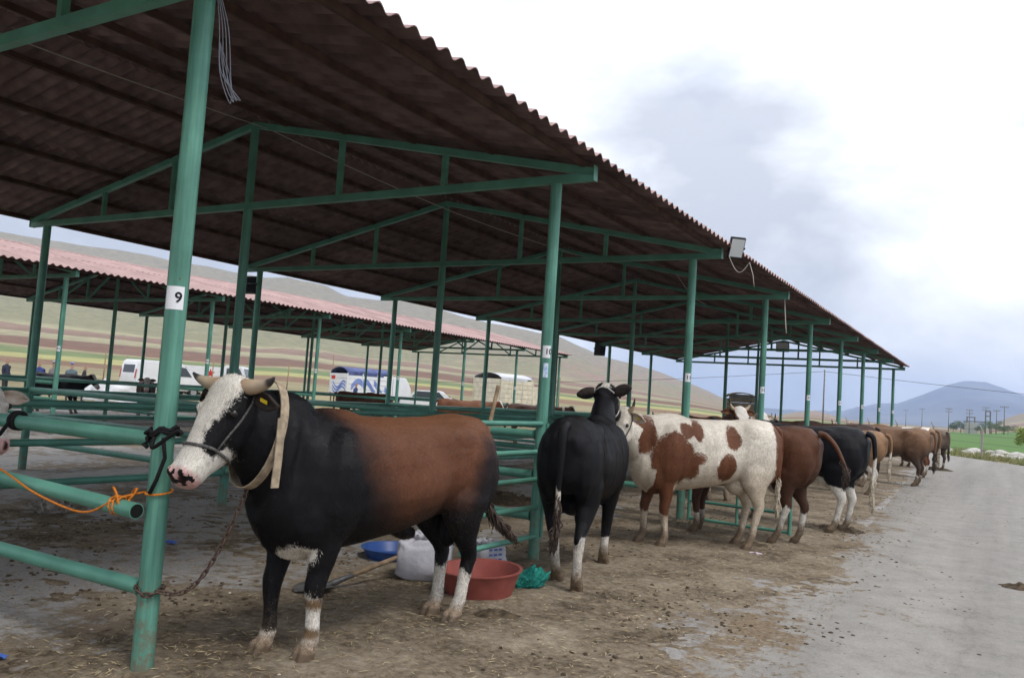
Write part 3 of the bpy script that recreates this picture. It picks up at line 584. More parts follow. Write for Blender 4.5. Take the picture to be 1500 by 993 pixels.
def make_cow(name, label, pos, heading, scale=1.0, voxel=.02, coat=None, poll=(1.18, 0, 1.46), hpitch=52, hyaw=0, horns=None, tail=None, tailtip=None, tuft=HAIR, feet=None,
             bull=False, halter=None, collar=None, ears=(10, 10), group='cattle tied along the shelter', tags=True, rough_thin=1.0, hscale=1.0, eartone=None, lx=1.0, hair=0):
    root = empty(name, (pos[0], pos[1], pos[2] if len(pos) > 2 else 0), 0); root.rotation_euler = (0, 0, math.atan2(heading[1], heading[0])); root.scale = (scale*lx, scale, scale)
    tag(root, label, 'cow' if not bull else 'bull', group)
    X, Yv, Z = V((1, 0, 0)), V((0, 1, 0)), V((0, 0, 1))
    bm = B()
    w = 1.0
    T = [(-1.04, 1.10, .13, .16, .09), (-1.00, 1.10, .21, .24, .17), (-.90, 1.08, .315, .30, .235), (-.68, 1.08, .335, .31, .268), (-.40, 1.05, .335, .34, .285), (-.08, 1.01, .365, .365, .32),
         (.25, .99, .39, .385, .32), (.52, .99, .41, .415, .285), (.74, 1.0, .39, .41, .24), (.87, 1.02, .34, .35, .19), (.95, 1.04, .26, .26, .12)]
    ring_loft(bm, [((x, 0, z), Z, Yv, rt, rb, rw*w) for x, z, rt, rb, rw in T], 24, 2.25)
    # head frame
    pv = V(poll); hp, hy = R(hpitch), R(hyaw)
    ax = V((math.cos(hp)*math.cos(hy), math.cos(hp)*math.sin(hy), -math.sin(hp)))
    lat = V((-math.sin(hy), math.cos(hy), 0)); dor = ax.cross(lat).normalized(); dor = dor if dor.z > 0 or dor.x > 0 else -dor
    if dor.dot(Z) < 0 and dor.dot(V((math.cos(hy), math.sin(hy), 0))) < 0: dor = -dor
    hs = hscale
    def HP(t, l, d): return pv + ax*t*hs + lat*l*hs + dor*d*hs
    # neck
    nb = V((.70, 0, 1.05)); ne = HP(.07, 0, -.10)
    secs = []
    for i in range(7):
        t = i/6; c = nb.lerp(ne, t) + Z*(.05*math.sin(math.pi*t) if bull else .015*math.sin(math.pi*t))
        d = (ne-nb).normalized(); rt_ = Yv.lerp(lat, t); up = rt_.cross(d); up = up if up.z > 0 or t > .6 and up.dot(dor) > 0 else -up
        k = (1-t)
        secs.append((c, up, rt_, (.36 if bull else .31)*k + .165*t, (.34 if bull else .32)*k+(.195 if bull else .165)*t, (.225 if bull else .18)*k+(.13 if bull else .115)*t))
    ring_loft(bm, secs, 20, 2.1)
    # dewlap / brisket
    ellipsoid(bm, (.76, 0, .78), (.16, .08, .19)); ellipsoid(bm, (.62, 0, .645), (.18, .10, .10))
    # head loft
    Hs = [(-.07, .02, .045, .05, .06), (-.04, .03, .085, .09, .105), (.03, .02, .11, .13, .128), (.11, .0, .105, .165, .132), (.18, -.005, .095, .165, .124), (.26, -.012, .085, .14, .104), (.34, -.016, .075, .112, .087),
          (.42, -.02, .07, .093, .083), (.475, -.024, .064, .08, .086), (.515, -.03, .052, .062, .074), (.535, -.035, .03, .035, .045)]
    if bull: Hs = [(t, d, ru, rd*(1.24 if .08 < t < .40 else 1.1), rw*(1.06 if t < .3 else 1.08)) for t, d, ru, rd, rw in Hs]
    ring_loft(bm, [(HP(t, 0, d), dor, lat, ru*hs, rd*hs, rw*hs) for t, d, ru, rd, rw in Hs], 20, 2.35)
    for s in (-1, 1):
        ellipsoid(bm, HP(.145, s*(.106 if bull else .10), .05), (.042*hs, .034*hs, .036*hs)); ellipsoid(bm, HP(.22, s*.07, -.07), (.085*hs, .05*hs, .075*hs))
        ellipsoid(bm, HP(.49, s*.045, .012), (.036*hs, .032*hs, .028*hs))
        # muscle masses
        ellipsoid(bm, (.52, s*.19, .98), (.21, .125, .34)); ellipsoid(bm, (.63, s*.145, .83), (.19, .115, .22))
        ellipsoid(bm, (-.74, s*.165, 1.00), (.27, .135, .33)); ellipsoid(bm, (-.57, s*.14, 1.225), (.24, .125, .135)); ellipsoid(bm, (-.95, s*.10, 1.16), (.10, .075, .12))
    ellipsoid(bm, (-.02, 0, .87), (.5, .25, .225)); 
    ellipsoid(bm, (.45, 0, 1.30), (.32, .12, .12))
    if bull: ellipsoid(bm, (.86, 0, 1.34), (.30, .13, .17))
    if bull:
        ellipsoid(bm, (.92, 0, 1.08), (.12, .09, .19)); ellipsoid(bm, (.82, 0, .90), (.11, .075, .17))
        ring_loft(bm, [((-.10, 0, .69), Z, Yv, .06, .05, .05), ((-.26, 0, .64), Z, Yv, .06, .06, .05), ((-.36, 0, .62), Z, Yv, .03, .03, .03)], 10)
        ellipsoid(bm, (-.72, 0, .62), (.075, .075, .13))
    else:
        ellipsoid(bm, (-.52, 0, .68), (.17, .13, .11))
        for s in (-1, 1): ellipsoid(bm, (-.53, s*.185, 1.285), (.11, .065, .075)); ellipsoid(bm, (-.99, s*.085, 1.20), (.06, .05, .07))
    # legs
    ft = feet or [(.67, .17), (.67, -.17), (-.70, .17), (-.70, -.17)]
    for i, (fx, fy) in enumerate(ft):
        s = 1 if fy > 0 else -1; front = i < 2
        def leg(pts):
            ring_loft(bm, [((x, y, z), X, Yv, a, a2, b_) for x, y, z, a, a2, b_ in pts], 14, 2.1)
        q = rough_thin
        if front:
            dx = fx-.67; dy = fy-s*.17
            leg([(.60, s*.17, .98, .17, .17, .10), (.585+dx*.15, s*.175+dy*.1, .80, .145, .14, .105), (.585+dx*.35, s*.175+dy*.3, .64, .10, .105, .085), (.62+dx*.6, s*.17+dy*.55, .50, .068, .072, .062), (.645+dx*.7, s*.17+dy*.65, .42, .062, .06, .06),
                 (.65+dx*.78, s*.17+dy*.75, .36, .054, .050, .053), (.65+dx*.87, s*.17+dy*.85, .26, .040, .043, .042), (.65+dx*.93, s*.17+dy*.92, .16, .041, .048, .045), (.66+dx, fy, .115, .050, .055, .052), (.675+dx, fy, .075, .046, .045, .046), (.685+dx, fy, .05, .05, .045, .05)])
        else:
            dx = fx+.70; dy = fy-s*.17
            leg([(-.70, s*.16, 1.0, .24, .25, .11), (-.68+dx*.1, s*.18, .84, .21, .23, .12), (-.66+dx*.25, s*.18+dy*.2, .70, .155, .17, .10), (-.72+dx*.45, s*.175+dy*.4, .57, .095, .105, .072), (-.785+dx*.6, s*.17+dy*.55, .475, .064, .075, .054), (-.80+dx*.7, s*.17+dy*.62, .43, .056, .062, .05),
                 (-.785+dx*.78, s*.17+dy*.72, .36, .048, .048, .046), (-.765+dx*.88, s*.17+dy*.85, .25, .041, .044, .041), (-.75+dx*.94, s*.17+dy*.92, .16, .043, .049, .044), (-.735+dx, fy, .115, .052, .055, .051), (-.715+dx, fy, .075, .046, .045, .046), (-.70+dx, fy, .05, .05, .045, .05)])
        cx = (.685 if front else -.70)+ (fx-.67 if front else fx+.70)
        for h_ in (-1, 1):
            ring_loft(bm, [((cx+.005, fy+h_*.029, .085), X, Yv, .05, .055, .026), ((cx+.018, fy+h_*.030, .04), X, Yv, .066, .06, .029), ((cx+.028, fy+h_*.031, .0), X, Yv, .075, .065, .031)], 10, 2.4)
    me0 = bpy.data.meshes.new('tmp'); bmesh.ops.recalc_face_normals(bm, faces=bm.faces[:]); bm.to_mesh(me0); bm.free()
    o0 = bpy.data.objects.new('tmp', me0); col.objects.link(o0)
    md = o0.modifiers.new('r', 'REMESH'); md.mode = 'VOXEL'; md.voxel_size = voxel; md.use_smooth_shade = True
    md = o0.modifiers.new('s', 'SMOOTH'); md.factor = .5; md.iterations = max(3, int(.095/voxel))
    dg = bpy.context.evaluated_depsgraph_get(); me = bpy.data.meshes.new_from_object(o0.evaluated_get(dg))
    bpy.data.objects.remove(o0)
    me.name = 'body'; me.materials.clear(); me.materials.append(COAT)
    n = len(me.vertices); P = np.empty(n*3, np.float32); me.vertices.foreach_get('co', P); P = P.reshape(-1, 3)
    sy = np.sign(P[:, 1]); side = np.clip(np.abs(P[:, 1])/.2, 0, 1)
    def gz(cx, cz, rx, rz): return np.exp(-((P[:, 0]-cx)/rx)**2-((P[:, 2]-cz)/rz)**2)
    push = .026*gz(-.34, 1.17, .15, .13) + .030*gz(-.43, .86, .06, .20) + .016*gz(.30, 1.0, .05, .26) + .022*gz(.80, 1.05, .06, .25) + .018*gz(.40, .68, .08, .09) + .02*gz(-.86, .78, .05, .16) - .018*gz(.52, 1.08, .10, .22) - .015*gz(-.02, .90, .25, .2)
    rib = .0035*np.sin(P[:, 0]*58)*gz(.0, 1.0, .26, .25)
    P[:, 1] -= sy*side*(push+rib)
    if bull: P[:, 1] += sy*side*.006*np.sin(P[:, 0]*70+P[:, 2]*14)*gz(.86, 1.15, .16, .25)
    nl = np.array([noise.noise(V(q)*5.0) for q in P], np.float32)*.007; P[:, 1] += sy*nl*side; P[:, 2] += nl*.6*(P[:, 2] > .6)
    me.vertices.foreach_set('co', P.ravel().astype(np.float32)); me.update()
    A = np.array([list(ax), list(lat), list(dor)]); H = ((P-np.array(pv)) @ A.T)/hs
    inhead = (H[:, 0] > -.08) & (np.abs(H[:, 1]) < .22) & (np.abs(H[:, 2]) < .22)
    ca, cb, mk, dirt = coat(P, H, inhead)
    hoof = P[:, 2] < .062
    ca = np.array(ca, np.float32); cb = np.array(cb, np.float32)
    ca[hoof] = (.11, .085, .065); cb[hoof] = (.16, .12, .09)
    for nm, c in (('ca', ca), ('cb', cb)):
        at = me.color_attributes.new(nm, 'FLOAT_COLOR', 'POINT'); at.data.foreach_set('color', np.concatenate([c, np.ones((n, 1), np.float32)], 1).astype(np.float32).ravel())
    for nm, c in (('mask', mk), ('dirt', dirt)):
        at = me.attributes.new(nm, 'FLOAT', 'POINT'); at.data.foreach_set('value', np.asarray(c, np.float32).ravel())
    me.polygons.foreach_set('use_smooth', [True]*len(me.polygons))
    body = bpy.data.objects.new('body', me); link(body, root)
    if hair:
        rg = np.random.default_rng(int(abs(pos[1])*10)); npoly = len(me.polygons)
        cen = np.empty(npoly*3, np.float32); me.polygons.foreach_get('center', cen); cen = cen.reshape(-1, 3)
        nor = np.empty(npoly*3, np.float32); me.polygons.foreach_get('normal', nor); nor = nor.reshape(-1, 3)
        ls = np.empty(npoly, np.int32); me.polygons.foreach_get('loop_start', ls); lv = np.empty(len(me.loops), np.int32); me.loops.foreach_get('vertex_index', lv)
        pick = rg.integers(0, npoly, hair); vi = lv[ls[pick]]
        n_ = nor[pick]; q = cen[pick] + rg.normal(0, voxel*.35, (hair, 3)).astype(np.float32); q -= n_*np.sum((q-cen[pick])*n_, 1, keepdims=True)
        fl = np.tile(np.array([[-.75, 0, -.55]], np.float32), (hair, 1)); leg = q[:, 2] < .62; fl[leg] = (-.12, 0, -1)
        hh = H[vi]; ih = inhead[vi]; fl[ih] = (np.array(-ax)*.6+np.array(dor)*.2)[None]; fl += rg.normal(0, .22, (hair, 3)); fl[ih] += rg.normal(0, .35, (int(ih.sum()), 3))
        tg = fl - n_*np.sum(fl*n_, 1, keepdims=True); tg /= np.linalg.norm(tg, axis=1, keepdims=True)+1e-6
        L_ = rg.uniform(.010, .024, hair)*np.where(ih, np.where((hh[:, 2] > .03) & (hh[:, 0] < .2), 1.1, .55), 1.0)*np.where(q[:, 2] < .3, .6, 1.0)
        ok = (q[:, 2] > .07) & ~(ih & (hh[:, 0] > .46)) & ~(ih & (np.hypot(hh[:, 0]-.15, hh[:, 2]-.045) < .03))
        q, n_, tg, L_, vi = q[ok], n_[ok], tg[ok], L_[ok][:, None], vi[ok]; m_h = len(q)
        wv = np.cross(n_, tg); wd = rg.uniform(.0009, .0019, (m_h, 1))*(voxel/.0115)**.5
        tri = np.stack([q-wv*wd-n_*.001, q+wv*wd-n_*.001, q+tg*L_+n_*L_*rg.uniform(.10, .26, (m_h, 1))], 1).reshape(-1, 3)
        hm = bpy.data.meshes.new('coat_hair'); hm.vertices.add(m_h*3); hm.vertices.foreach_set('co', tri.astype(np.float32).ravel()); hm.loops.add(m_h*3); hm.loops.foreach_set('vertex_index', np.arange(m_h*3, dtype=np.int32))
        hm.polygons.add(m_h); hm.polygons.foreach_set('loop_start', np.arange(0, m_h*3, 3, dtype=np.int32)); hm.update(calc_edges=True)
        nzz = np.array([noise.noise(V(p_)*7) for p_ in P[vi]], np.float32)*.035
        wsel = (np.asarray(mk)[vi] + nzz + rg.normal(0, .008, m_h) > 0)[:, None]; cc = np.where(wsel, cb[vi], ca[vi])*rg.uniform(.62, 1.45, (m_h, 1))
        dsel = (rg.uniform(0, 1, m_h) < np.clip(np.asarray(dirt)[vi]*1.1-.12, 0, .75))[:, None]; cc = np.where(dsel, np.array([[.125, .088, .055]]), cc)
        at = hm.color_attributes.new('hc', 'FLOAT_COLOR', 'POINT'); c4 = np.ones((m_h*3, 4), np.float32); c4[:, :3] = np.repeat(cc, 3, 0); at.data.foreach_set('color', c4.ravel())
        hm.materials.append(HAIRMAT); ho_ = link(bpy.data.objects.new('coat_hair', hm), root); ho_['kind'] = 'stuff'
    # eyes, ears, tags, horns
    for s in (-1, 1):
        bm = B(); ellipsoid(bm, HP(.150, s*(.134 if bull else .1285), .045), (.021*hs,)*3, u=14, v=10); mesh_obj('eye', bm, EYE, root, True)
        base = HP(.0, s*.115, .02); back = -ax*.5 - dor*.10
        out = (lat*s*1.0 + back*.25 + V((0, 0, -math.sin(R(ears[0 if s > 0 else 1]))))*1.0).normalized()
        fwd = (ax*.75+dor*.55); fwd = (fwd - out*fwd.dot(out)).normalized(); upv = out.cross(fwd)
        bm = B(); Lr = .20*hs; rings = []
        for i in range(8):
            t = i/7; wd = (.016+.038*math.sin(math.pi*min(1, t*.80+.16))**1.0)*hs; wd = wd*(1-max(0, t-.75)*2.2) if t < .99 else .008
            row = []
            for k in range(7):
                a = -1+2*k/6; row.append(bm.verts.new(base+out*Lr*t + upv*wd*a + fwd*(abs(a)**2*.035*hs-.02*hs)*(1-t*.5)))
            rings.append(row)
        for i in range(7):
            for k in range(6): bm.faces.new((rings[i][k], rings[i][k+1], rings[i+1][k+1], rings[i+1][k]))
        eo = mesh_obj('ear', bm, None, root, True); eo.modifiers.new('t', 'SOLIDIFY').thickness = .012; 
        em = EARM.get(eartone or 'black'); eo.data.materials.append(em)
        if tags:
            bm = B(); c = base+out*Lr*.52+fwd*.006; rot = Matrix((upv, out, fwd)).transposed(); box(bm, c+fwd*.008-upv*0, (.020*hs, .05*hs, .004), rot, .001); mesh_obj('ear_tag', bm, EARTAG, eo)
        if horns:
            hl, up_, fo, rad = horns; bm = B(); pts = []; rads = []; al = []
            for i in range(13):
                t = i/12; q = HP(-.01, s*.085, .055) + lat*s*hl*math.sin(t*1.25)/math.sin(1.25) + Z*up_*t**2.0 + (ax*.2+dor)*fo*t**1.6
                pts.append(q); rads.append(max(.005, rad*(1-t**1.35)*.93+.006)); al.append(t)
            tube(bm, pts, rads, 14); ho = mesh_obj('horn', bm, HORN, root, True)
            at = ho.data.attributes.new('along', 'FLOAT', 'POINT'); vals = [al[min(12, i//14)] for i in range(len(ho.data.vertices))]; at.data.foreach_set('value', vals)
    # tail
    tp = tail or [(-1.0, 0, 1.33), (-1.08, 0, 1.29), (-1.12, .0, 1.12), (-1.11, 0, .90), (-1.09, 0, .68), (-1.09, 0, .52)]
    tp = [V(q) for q in tp]; pts = []
    for i in range(len(tp)-1):
        p0, p1, p2, p3 = tp[max(i-1, 0)], tp[i], tp[i+1], tp[min(i+2, len(tp)-1)]
        for k in range(6):
            t = k/6; pts.append(.5*((2*p1)+(-p0+p2)*t+(2*p0-5*p1+4*p2-p3)*t*t+(-p0+3*p1-3*p2+p3)*t**3))
    pts.append(tp[-1]); nn = len(pts)
    bm = B(); tube(bm, pts, [.030*(1-i/nn)**1.2+.013 for i in range(nn)], 12); to = mesh_obj('tail', bm, COAT, root, True)
    nt_ = len(to.data.vertices); PT = np.empty(nt_*3, np.float32); to.data.vertices.foreach_get('co', PT); PT = PT.reshape(-1, 3)
    ta, tb, tm, td = coat(PT, ((PT-np.array(pv)) @ A.T)/hs*0-9, np.zeros(nt_, bool))
    if tailtip is not None:
        idx = np.arange(nt_)/nt_; tm = (idx-tailtip)*.8
        tb = np.tile(np.array([[.62, .56, .47]], np.float32), (nt_, 1))
    for nm, c in (('ca', ta), ('cb', tb)):
        at = to.data.color_attributes.new(nm, 'FLOAT_COLOR', 'POINT'); at.data.foreach_set('color', np.concatenate([np.array(c, np.float32), np.ones((nt_, 1), np.float32)], 1).ravel())
    for nm, c in (('mask', tm), ('dirt', td)):
        at = to.data.attributes.new(nm, 'FLOAT', 'POINT'); at.data.foreach_set('value', np.asarray(c, np.float32).ravel())
    rnd = random.Random(int(pos[1]*100)); bm = B(); tdir = (pts[-1]-pts[-4]).normalized()
    for i in range(170):
        st = rnd.uniform(.0, .38); j0 = max(0, nn-1-int(st*nn)); b0 = pts[j0]; td_ = (pts[min(nn-1, j0+2)]-pts[max(0, j0-2)]).normalized()
        off = V((rnd.gauss(0, .011), rnd.gauss(0, .011), 0)); dv = (td_*.9 + V((0, 0, -.35)) + V((rnd.gauss(0, .06), rnd.gauss(0, .06), 0))).normalized(); L_ = rnd.uniform(.10, .21)
        cu = V((rnd.gauss(0, .014), rnd.gauss(0, .014), rnd.gauss(0, .01)))
        tube(bm, [b0+off*.3, b0+off*1.3+dv*L_*.35+cu*.6, b0+off*1.2+dv*L_*.7-cu*.6, b0+off*.7+dv*L_+cu*.5], [.005, .007, .005, .0012], 4)
    tf = mesh_obj('tail_tuft', bm, tuft, to, True)
    # halter: noseband and cheek rope
    def loop(tt, dtt, k, nseg=28):
        out = []
        for i in range(nseg+1):
            a = 2*math.pi*i/nseg; t = tt + dtt*math.sin(a)
            ru = interp(t, [(h[0], h[2]) for h in Hs]); rd = interp(t, [(h[0], h[3]) for h in Hs]); rw = interp(t, [(h[0], h[4]) for h in Hs]); dd = interp(t, [(h[0], h[1]) for h in Hs])
            sa, ca_ = math.sin(a), math.cos(a); ex_ = 2/2.35
            sa2 = math.copysign(abs(sa)**ex_, sa); ca2 = math.copysign(abs(ca_)**ex_, ca_)
            out.append(HP(t, ca2*rw*k, dd + sa2*(ru if sa > 0 else rd)*k))
        return out
    if halter:
        bm = B(); tube(bm, loop(.33, .03, 1.06), .0085, 8, False)
        for s in (-1, 1):
            tube(bm, [HP(.335, s*.095, -.03), HP(.25, s*.115, -.02), HP(.15, s*.142, -.01), HP(.05, s*.140, -.005), HP(-.035, s*.11, .01)], .0065, 7)
        tube(bm, [HP(-.035, -.11, .01), HP(-.075, -.05, .04), HP(-.08, 0, .05), HP(-.075, .05, .04), HP(-.035, .11, .01)], .0065, 7)
        mesh_obj('halter', bm, halter, root, True)
    root['_hp'] = 0; del root['_hp']
    return root, HP, pts
def _ear_mat(nm, c, c2):
    m = mat(nm, c, .7, .2, var=.35, vscale=18, col2=c2); return m
EARM = {'black': _ear_mat('ear_black', (.02, .018, .018), (.05, .035, .028)), 'brown': _ear_mat('ear_brown', (.20, .09, .04), (.10, .045, .025)), 'tan': _ear_mat('ear_tan', (.32, .24, .16), (.22, .15, .1)), 'white': _ear_mat('ear_white', (.6, .54, .46), (.45, .33, .25))}
BLACK = np.array([.0072, .0068, .0082]); BROWN = np.array([.135, .052, .024]); DBROWN = np.array([.075, .034, .02]); WHITE = np.array([.70, .655, .58]); PINK = np.array([.60, .36, .33]); TAN = np.array([.29, .165, .085]); GREYB = np.array([.15, .11, .08])
def const(n, c): return np.tile(np.array(c, np.float32)[None], (n, 1))
def mixc(a, b, t): return a*(1-t[:, None]) + b*t[:, None]
def leg_dirt(P, k=.42): return np.where(P[:, 2] < .55, (k+.14)*(1-sm(P[:, 2], .02, .50)), 0) + .11
def muzzle(H, inh, cb, mk, ca, dark=True):
    nose = inh & (H[:, 0] > .47)
    t = np.where(nose, sm(H[:, 0], .46, .50), 0); cb[:] = mixc(cb, const(len(t), PINK), t)
    nl = np.minimum(np.hypot(H[:, 0]-.525, H[:, 1]-.042), np.hypot(H[:, 0]-.525, H[:, 1]+.042)); nos = inh & (nl < .017) & (H[:, 2] > -.03)
    cb[nos] = (.05, .02, .02); ca[nos] = (.02, .01, .01)
def coat_hero(P, H, inh):
    n = len(P); x, y, z = P.T
    ns = np.array([noise.fractal(V((q[0]*3.0, q[1]*3.0, q[2]*5.0)), .9, 2.1, 4) for q in P], np.float32)*.07
    t = (1-sm(x+ns-.42*(z-1.0), .02, .46))*sm(z+ns+.10*sm(x, -.7, .1), .70, 1.10)*sm(x+ns, -1.02, -.86)
    hau = ell(P, (-.86, 0, .84), (.25, None, .40)); t = t*(1-.93*sm(hau+ns, -.05, .10))
    ca = mixc(const(n, BLACK), const(n, [.145, .056, .027]), t); ca = mixc(ca, const(n, [.20, .088, .044]), t*sm(z, 1.22, 1.42)*.7)
    cb = const(n, WHITE).copy(); mk = np.full(n, -1.0)
    # face: broad white forehead and muzzle, black cheeks round the eyes
    ht, hl, hd = H.T
    front = hd - (.040 + .35*np.maximum(0, np.abs(hl)-.05)) - np.where((ht > .05) & (ht < .36), .022*np.sin((ht-.05)/.31*math.pi), 0) + np.where(ht < .05, (.05-ht)*.5, 0)
    side_t = np.where(np.abs(hl) > .04, ht-.365, ht-.33)
    jaw = np.minimum(ht-.27, -.045-hd)
    fm = np.maximum(np.maximum(front, side_t), jaw); fm = np.where(ht < -.02, np.minimum(fm, np.minimum(ht+.06, hd+.01)), fm)
    fm = np.where((ht < .22) & (hd < .0), -.1, fm)
    mk = np.where(inh, np.clip(fm, -.15, .15), mk)
    mk = np.maximum(mk, np.where(inh, -1, ell(P, (.69, .05, .60), (.13, .13, .075))))
    lf = (x > .3) & (y > 0); rf = (x > .3) & (y <= 0); hd_ = x < -.3
    s = np.full(n, -1.0); s[lf] = (.37-z)[lf]; s[rf] = (.14-z)[rf]; s[hd_] = (.385-z - .05*np.sin(x*30))[hd_]
    s = np.where(z < .5, s, -1); mk = np.maximum(mk, s)
    # brown stained knee and fetlock on the white foreleg
    st = np.maximum(ell(P, (.60, .14, .335), (.07, .10, .05)), ell(P, (.61, .14, .16), (.08, .10, .04))); st = np.where(lf, st, -1)
    cb = mixc(cb, const(n, [.19, .12, .065]), sm(st, -.005, .02)); cb = mixc(cb, const(n, [.42, .32, .23]), (1-sm(z, .08, .16))*(z < .3))
    muzzle(H, inh, cb, mk, ca)
    spots = np.array([noise.noise(V(q)*34) for q in H[:, :]]) if n < 200000 else np.zeros(n)
    pad = inh & (ht > .492); mk = np.where(pad & (spots > -.10) & (hd > -.04), -.05, mk)
    return ca, cb, mk, leg_dirt(P, .30) + .10*sm(ell(P, (-.3, 0, .72), (.5, None, .16)), -.02, .1)
def coat_black(P, H, inh, sock_f=.27, sock_h=.42, poll_white=True, belly=False, hleg=None):
    n = len(P); x, y, z = P.T; ca = const(n, BLACK); cb = const(n, WHITE).copy(); mk = np.full(n, -1.0)
    s = np.where(x > 0, sock_f-z, sock_h-z - .03*np.sin(y*40)); s = np.where(z < .75, s, -1); mk = np.maximum(mk, s)
    ht, hl, hd = H.T
    if poll_white: mk = np.maximum(mk, np.where(inh, np.minimum(.05-np.abs(hl+.02), np.minimum(hd-.05, .3)), -1))
    if belly: mk = np.maximum(mk, ell(P, (-.33, 0, .60), (.30, .3, .12)))
    if hleg: mk = np.maximum(mk, np.where((x < -.3) & (z < .8), hleg-z + .18*(x+.75), -1))
    cb = mixc(cb, const(n, [.40, .31, .22]), (1-sm(z, .10, .22)))
    back = sm(z, 1.34, 1.42)*(x < 0)
    return ca, cb, mk, leg_dirt(P, .40) + .30*back
def coat_spot(P, H, inh):
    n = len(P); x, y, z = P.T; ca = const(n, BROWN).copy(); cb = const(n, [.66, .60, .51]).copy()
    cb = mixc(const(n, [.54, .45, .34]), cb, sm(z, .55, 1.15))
    b = np.full(n, -1.0)
    for c, r in [((.34, 1.24), (.085, .085)), ((.21, 1.25), (.075, .10)), ((.43, 1.12), (.06, .09)), ((-.27, 1.19), (.12, .125)), ((.22, .96), (.10, .07)), ((-.18, .88), (.14, .155)), ((.52, .95), (.26, .27)), ((.32, .86), (.13, .11)), ((.62, .70), (.16, .30)), ((.84, 1.18), (.13, .20)), ((-1.02, 1.05), (.17, .50)), ((-.92, .62), (.10, .20))]:
        b = np.maximum(b, ell(P, (c[0], 0, c[1]), (r[0], None, r[1])))
    fl = (x > .4) & (z < .62); b = np.where(fl, np.maximum(b, np.minimum(z-.36, .1)), b)
    b = np.where((x > .72) & (z < .82) & (z > .5), -.1, b)
    mk = np.clip(-b, -.2, .2); ht, hl, hd = H.T
    mk = np.where(inh, np.where(ht < .02, hd*.5+.02, .1), mk)
    muzzle(H, inh, cb, mk, ca); cb = mixc(cb, const(n, [.30, .22, .15]), (1-sm(z, .10, .24)))
    return ca, cb, mk, leg_dirt(P, .46)
def coat_plain(c1, c2, sock=.30, sockh=.42, face=True, dirt=.42, patch=None, groin=False):
    def f(P, H, inh):
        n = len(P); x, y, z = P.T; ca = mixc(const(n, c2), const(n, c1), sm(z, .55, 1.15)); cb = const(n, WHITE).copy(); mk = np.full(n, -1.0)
        s = np.where(x > 0, sock-z, sockh-z+.05*np.sin(x*25)); mk = np.maximum(mk, np.where(z < .7, s, -1))
        if groin: mk = np.maximum(mk, ell(P, (-.52, 0, .60), (.22, .12, .16)))
        if face:
            ht, hl, hd = H.T; mk = np.where(inh, np.maximum(np.where(ht < .3, hd-.035-.6*np.maximum(0, np.abs(hl)-.04), -1), ht-.36), mk)
        if patch: 
            for c, r in patch: mk = np.maximum(mk, ell(P, c, r))
        muzzle(H, inh, cb, mk, ca); cb = mixc(cb, const(n, [.36, .27, .19]), (1-sm(z, .10, .3)))
        return ca, cb, mk, leg_dirt(P, dirt)
    return f
# the bull at post nine
BULL, BHP, _ = make_cow('bull', 'black bull with brown saddle, white forehead and horns, chained to post nine', (-3.40, 4.20), (-.128, -1.0), 1.0, .0115, coat_hero, poll=(1.12, 0, 1.47), hpitch=51, hyaw=4, hscale=1.06,
    horns=(.245, .05, .02, .043), bull=True, halter=ROPE_G, ears=(22, 22), tail=[(-1.0, 0, 1.31), (-1.07, .0, 1.25), (-1.10, -.0, 1.0), (-1.12, .02, .82), (-1.17, .06, .70), (-1.25, .10, .62)],
    feet=[(.60, .135), (.70, -.13), (-.70, .12), (-.74, -.11)], lx=.96, hair=260000)
# leather collar with its hanging strap end
def band(path, wdir, w, th):
    bm = B(); rows = []
    for i, q in enumerate(path):
        t = (path[min(i+1, len(path)-1)]-path[max(0, i-1)]).normalized(); wd = (wdir - t*wdir.dot(t)).normalized(); nn = t.cross(wd)
        rows.append([bm.verts.new(q+wd*a*w/2+nn*b_*th/2) for a, b_ in ((-1, -1), (1, -1), (1, 1), (-1, 1))])
    for i in range(len(rows)-1):
        for k in range(4): bm.faces.new((rows[i][k], rows[i][(k+1) % 4], rows[i+1][(k+1) % 4], rows[i+1][k]))
    bm.faces.new(rows[0][::-1]); bm.faces.new(rows[-1]); return bm
cpts = []
for i in range(33):
    a = 2*math.pi*i/32; cpts.append(V((.97-.07*math.sin(a), .198*math.cos(a), 1.265+.295*math.sin(a))))
bm = band(cpts, V((1, 0, .2)), .055, .007); cl = mesh_obj('collar', bm, LEATHER, BULL)
bm = band([V((.975, .202, 1.36)), V((.985, .215, 1.25)), V((.99, .219, 1.14)), V((.995, .217, 1.03)), V((.995, .216, .995))], V((1, 0, 0)), .05, .007); mesh_obj('strap_end', bm, LEATHER, cl)
COW2, _, _ = make_cow('cow', 'black cow with white socks seen from behind next to post ten', (-3.28, 7.02), (-.25, 1.0), 1.02, .014, coat_black, poll=(1.10, .06, 1.62), hpitch=22, hyaw=-6, ears=(14, -22), halter=ROPE_W, tuft=HAIR,
    tail=[(-1.0, 0, 1.33), (-1.09, 0, 1.28), (-1.12, 0, 1.05), (-1.11, .01, .85), (-1.10, .01, .62), (-1.09, .02, .50)], tailtip=.62, feet=[(.49, .11), (.60, -.11), (-.48, .12), (-.80, -.13)], tags=True, lx=.93, hair=110000); COW2.scale.y *= .93
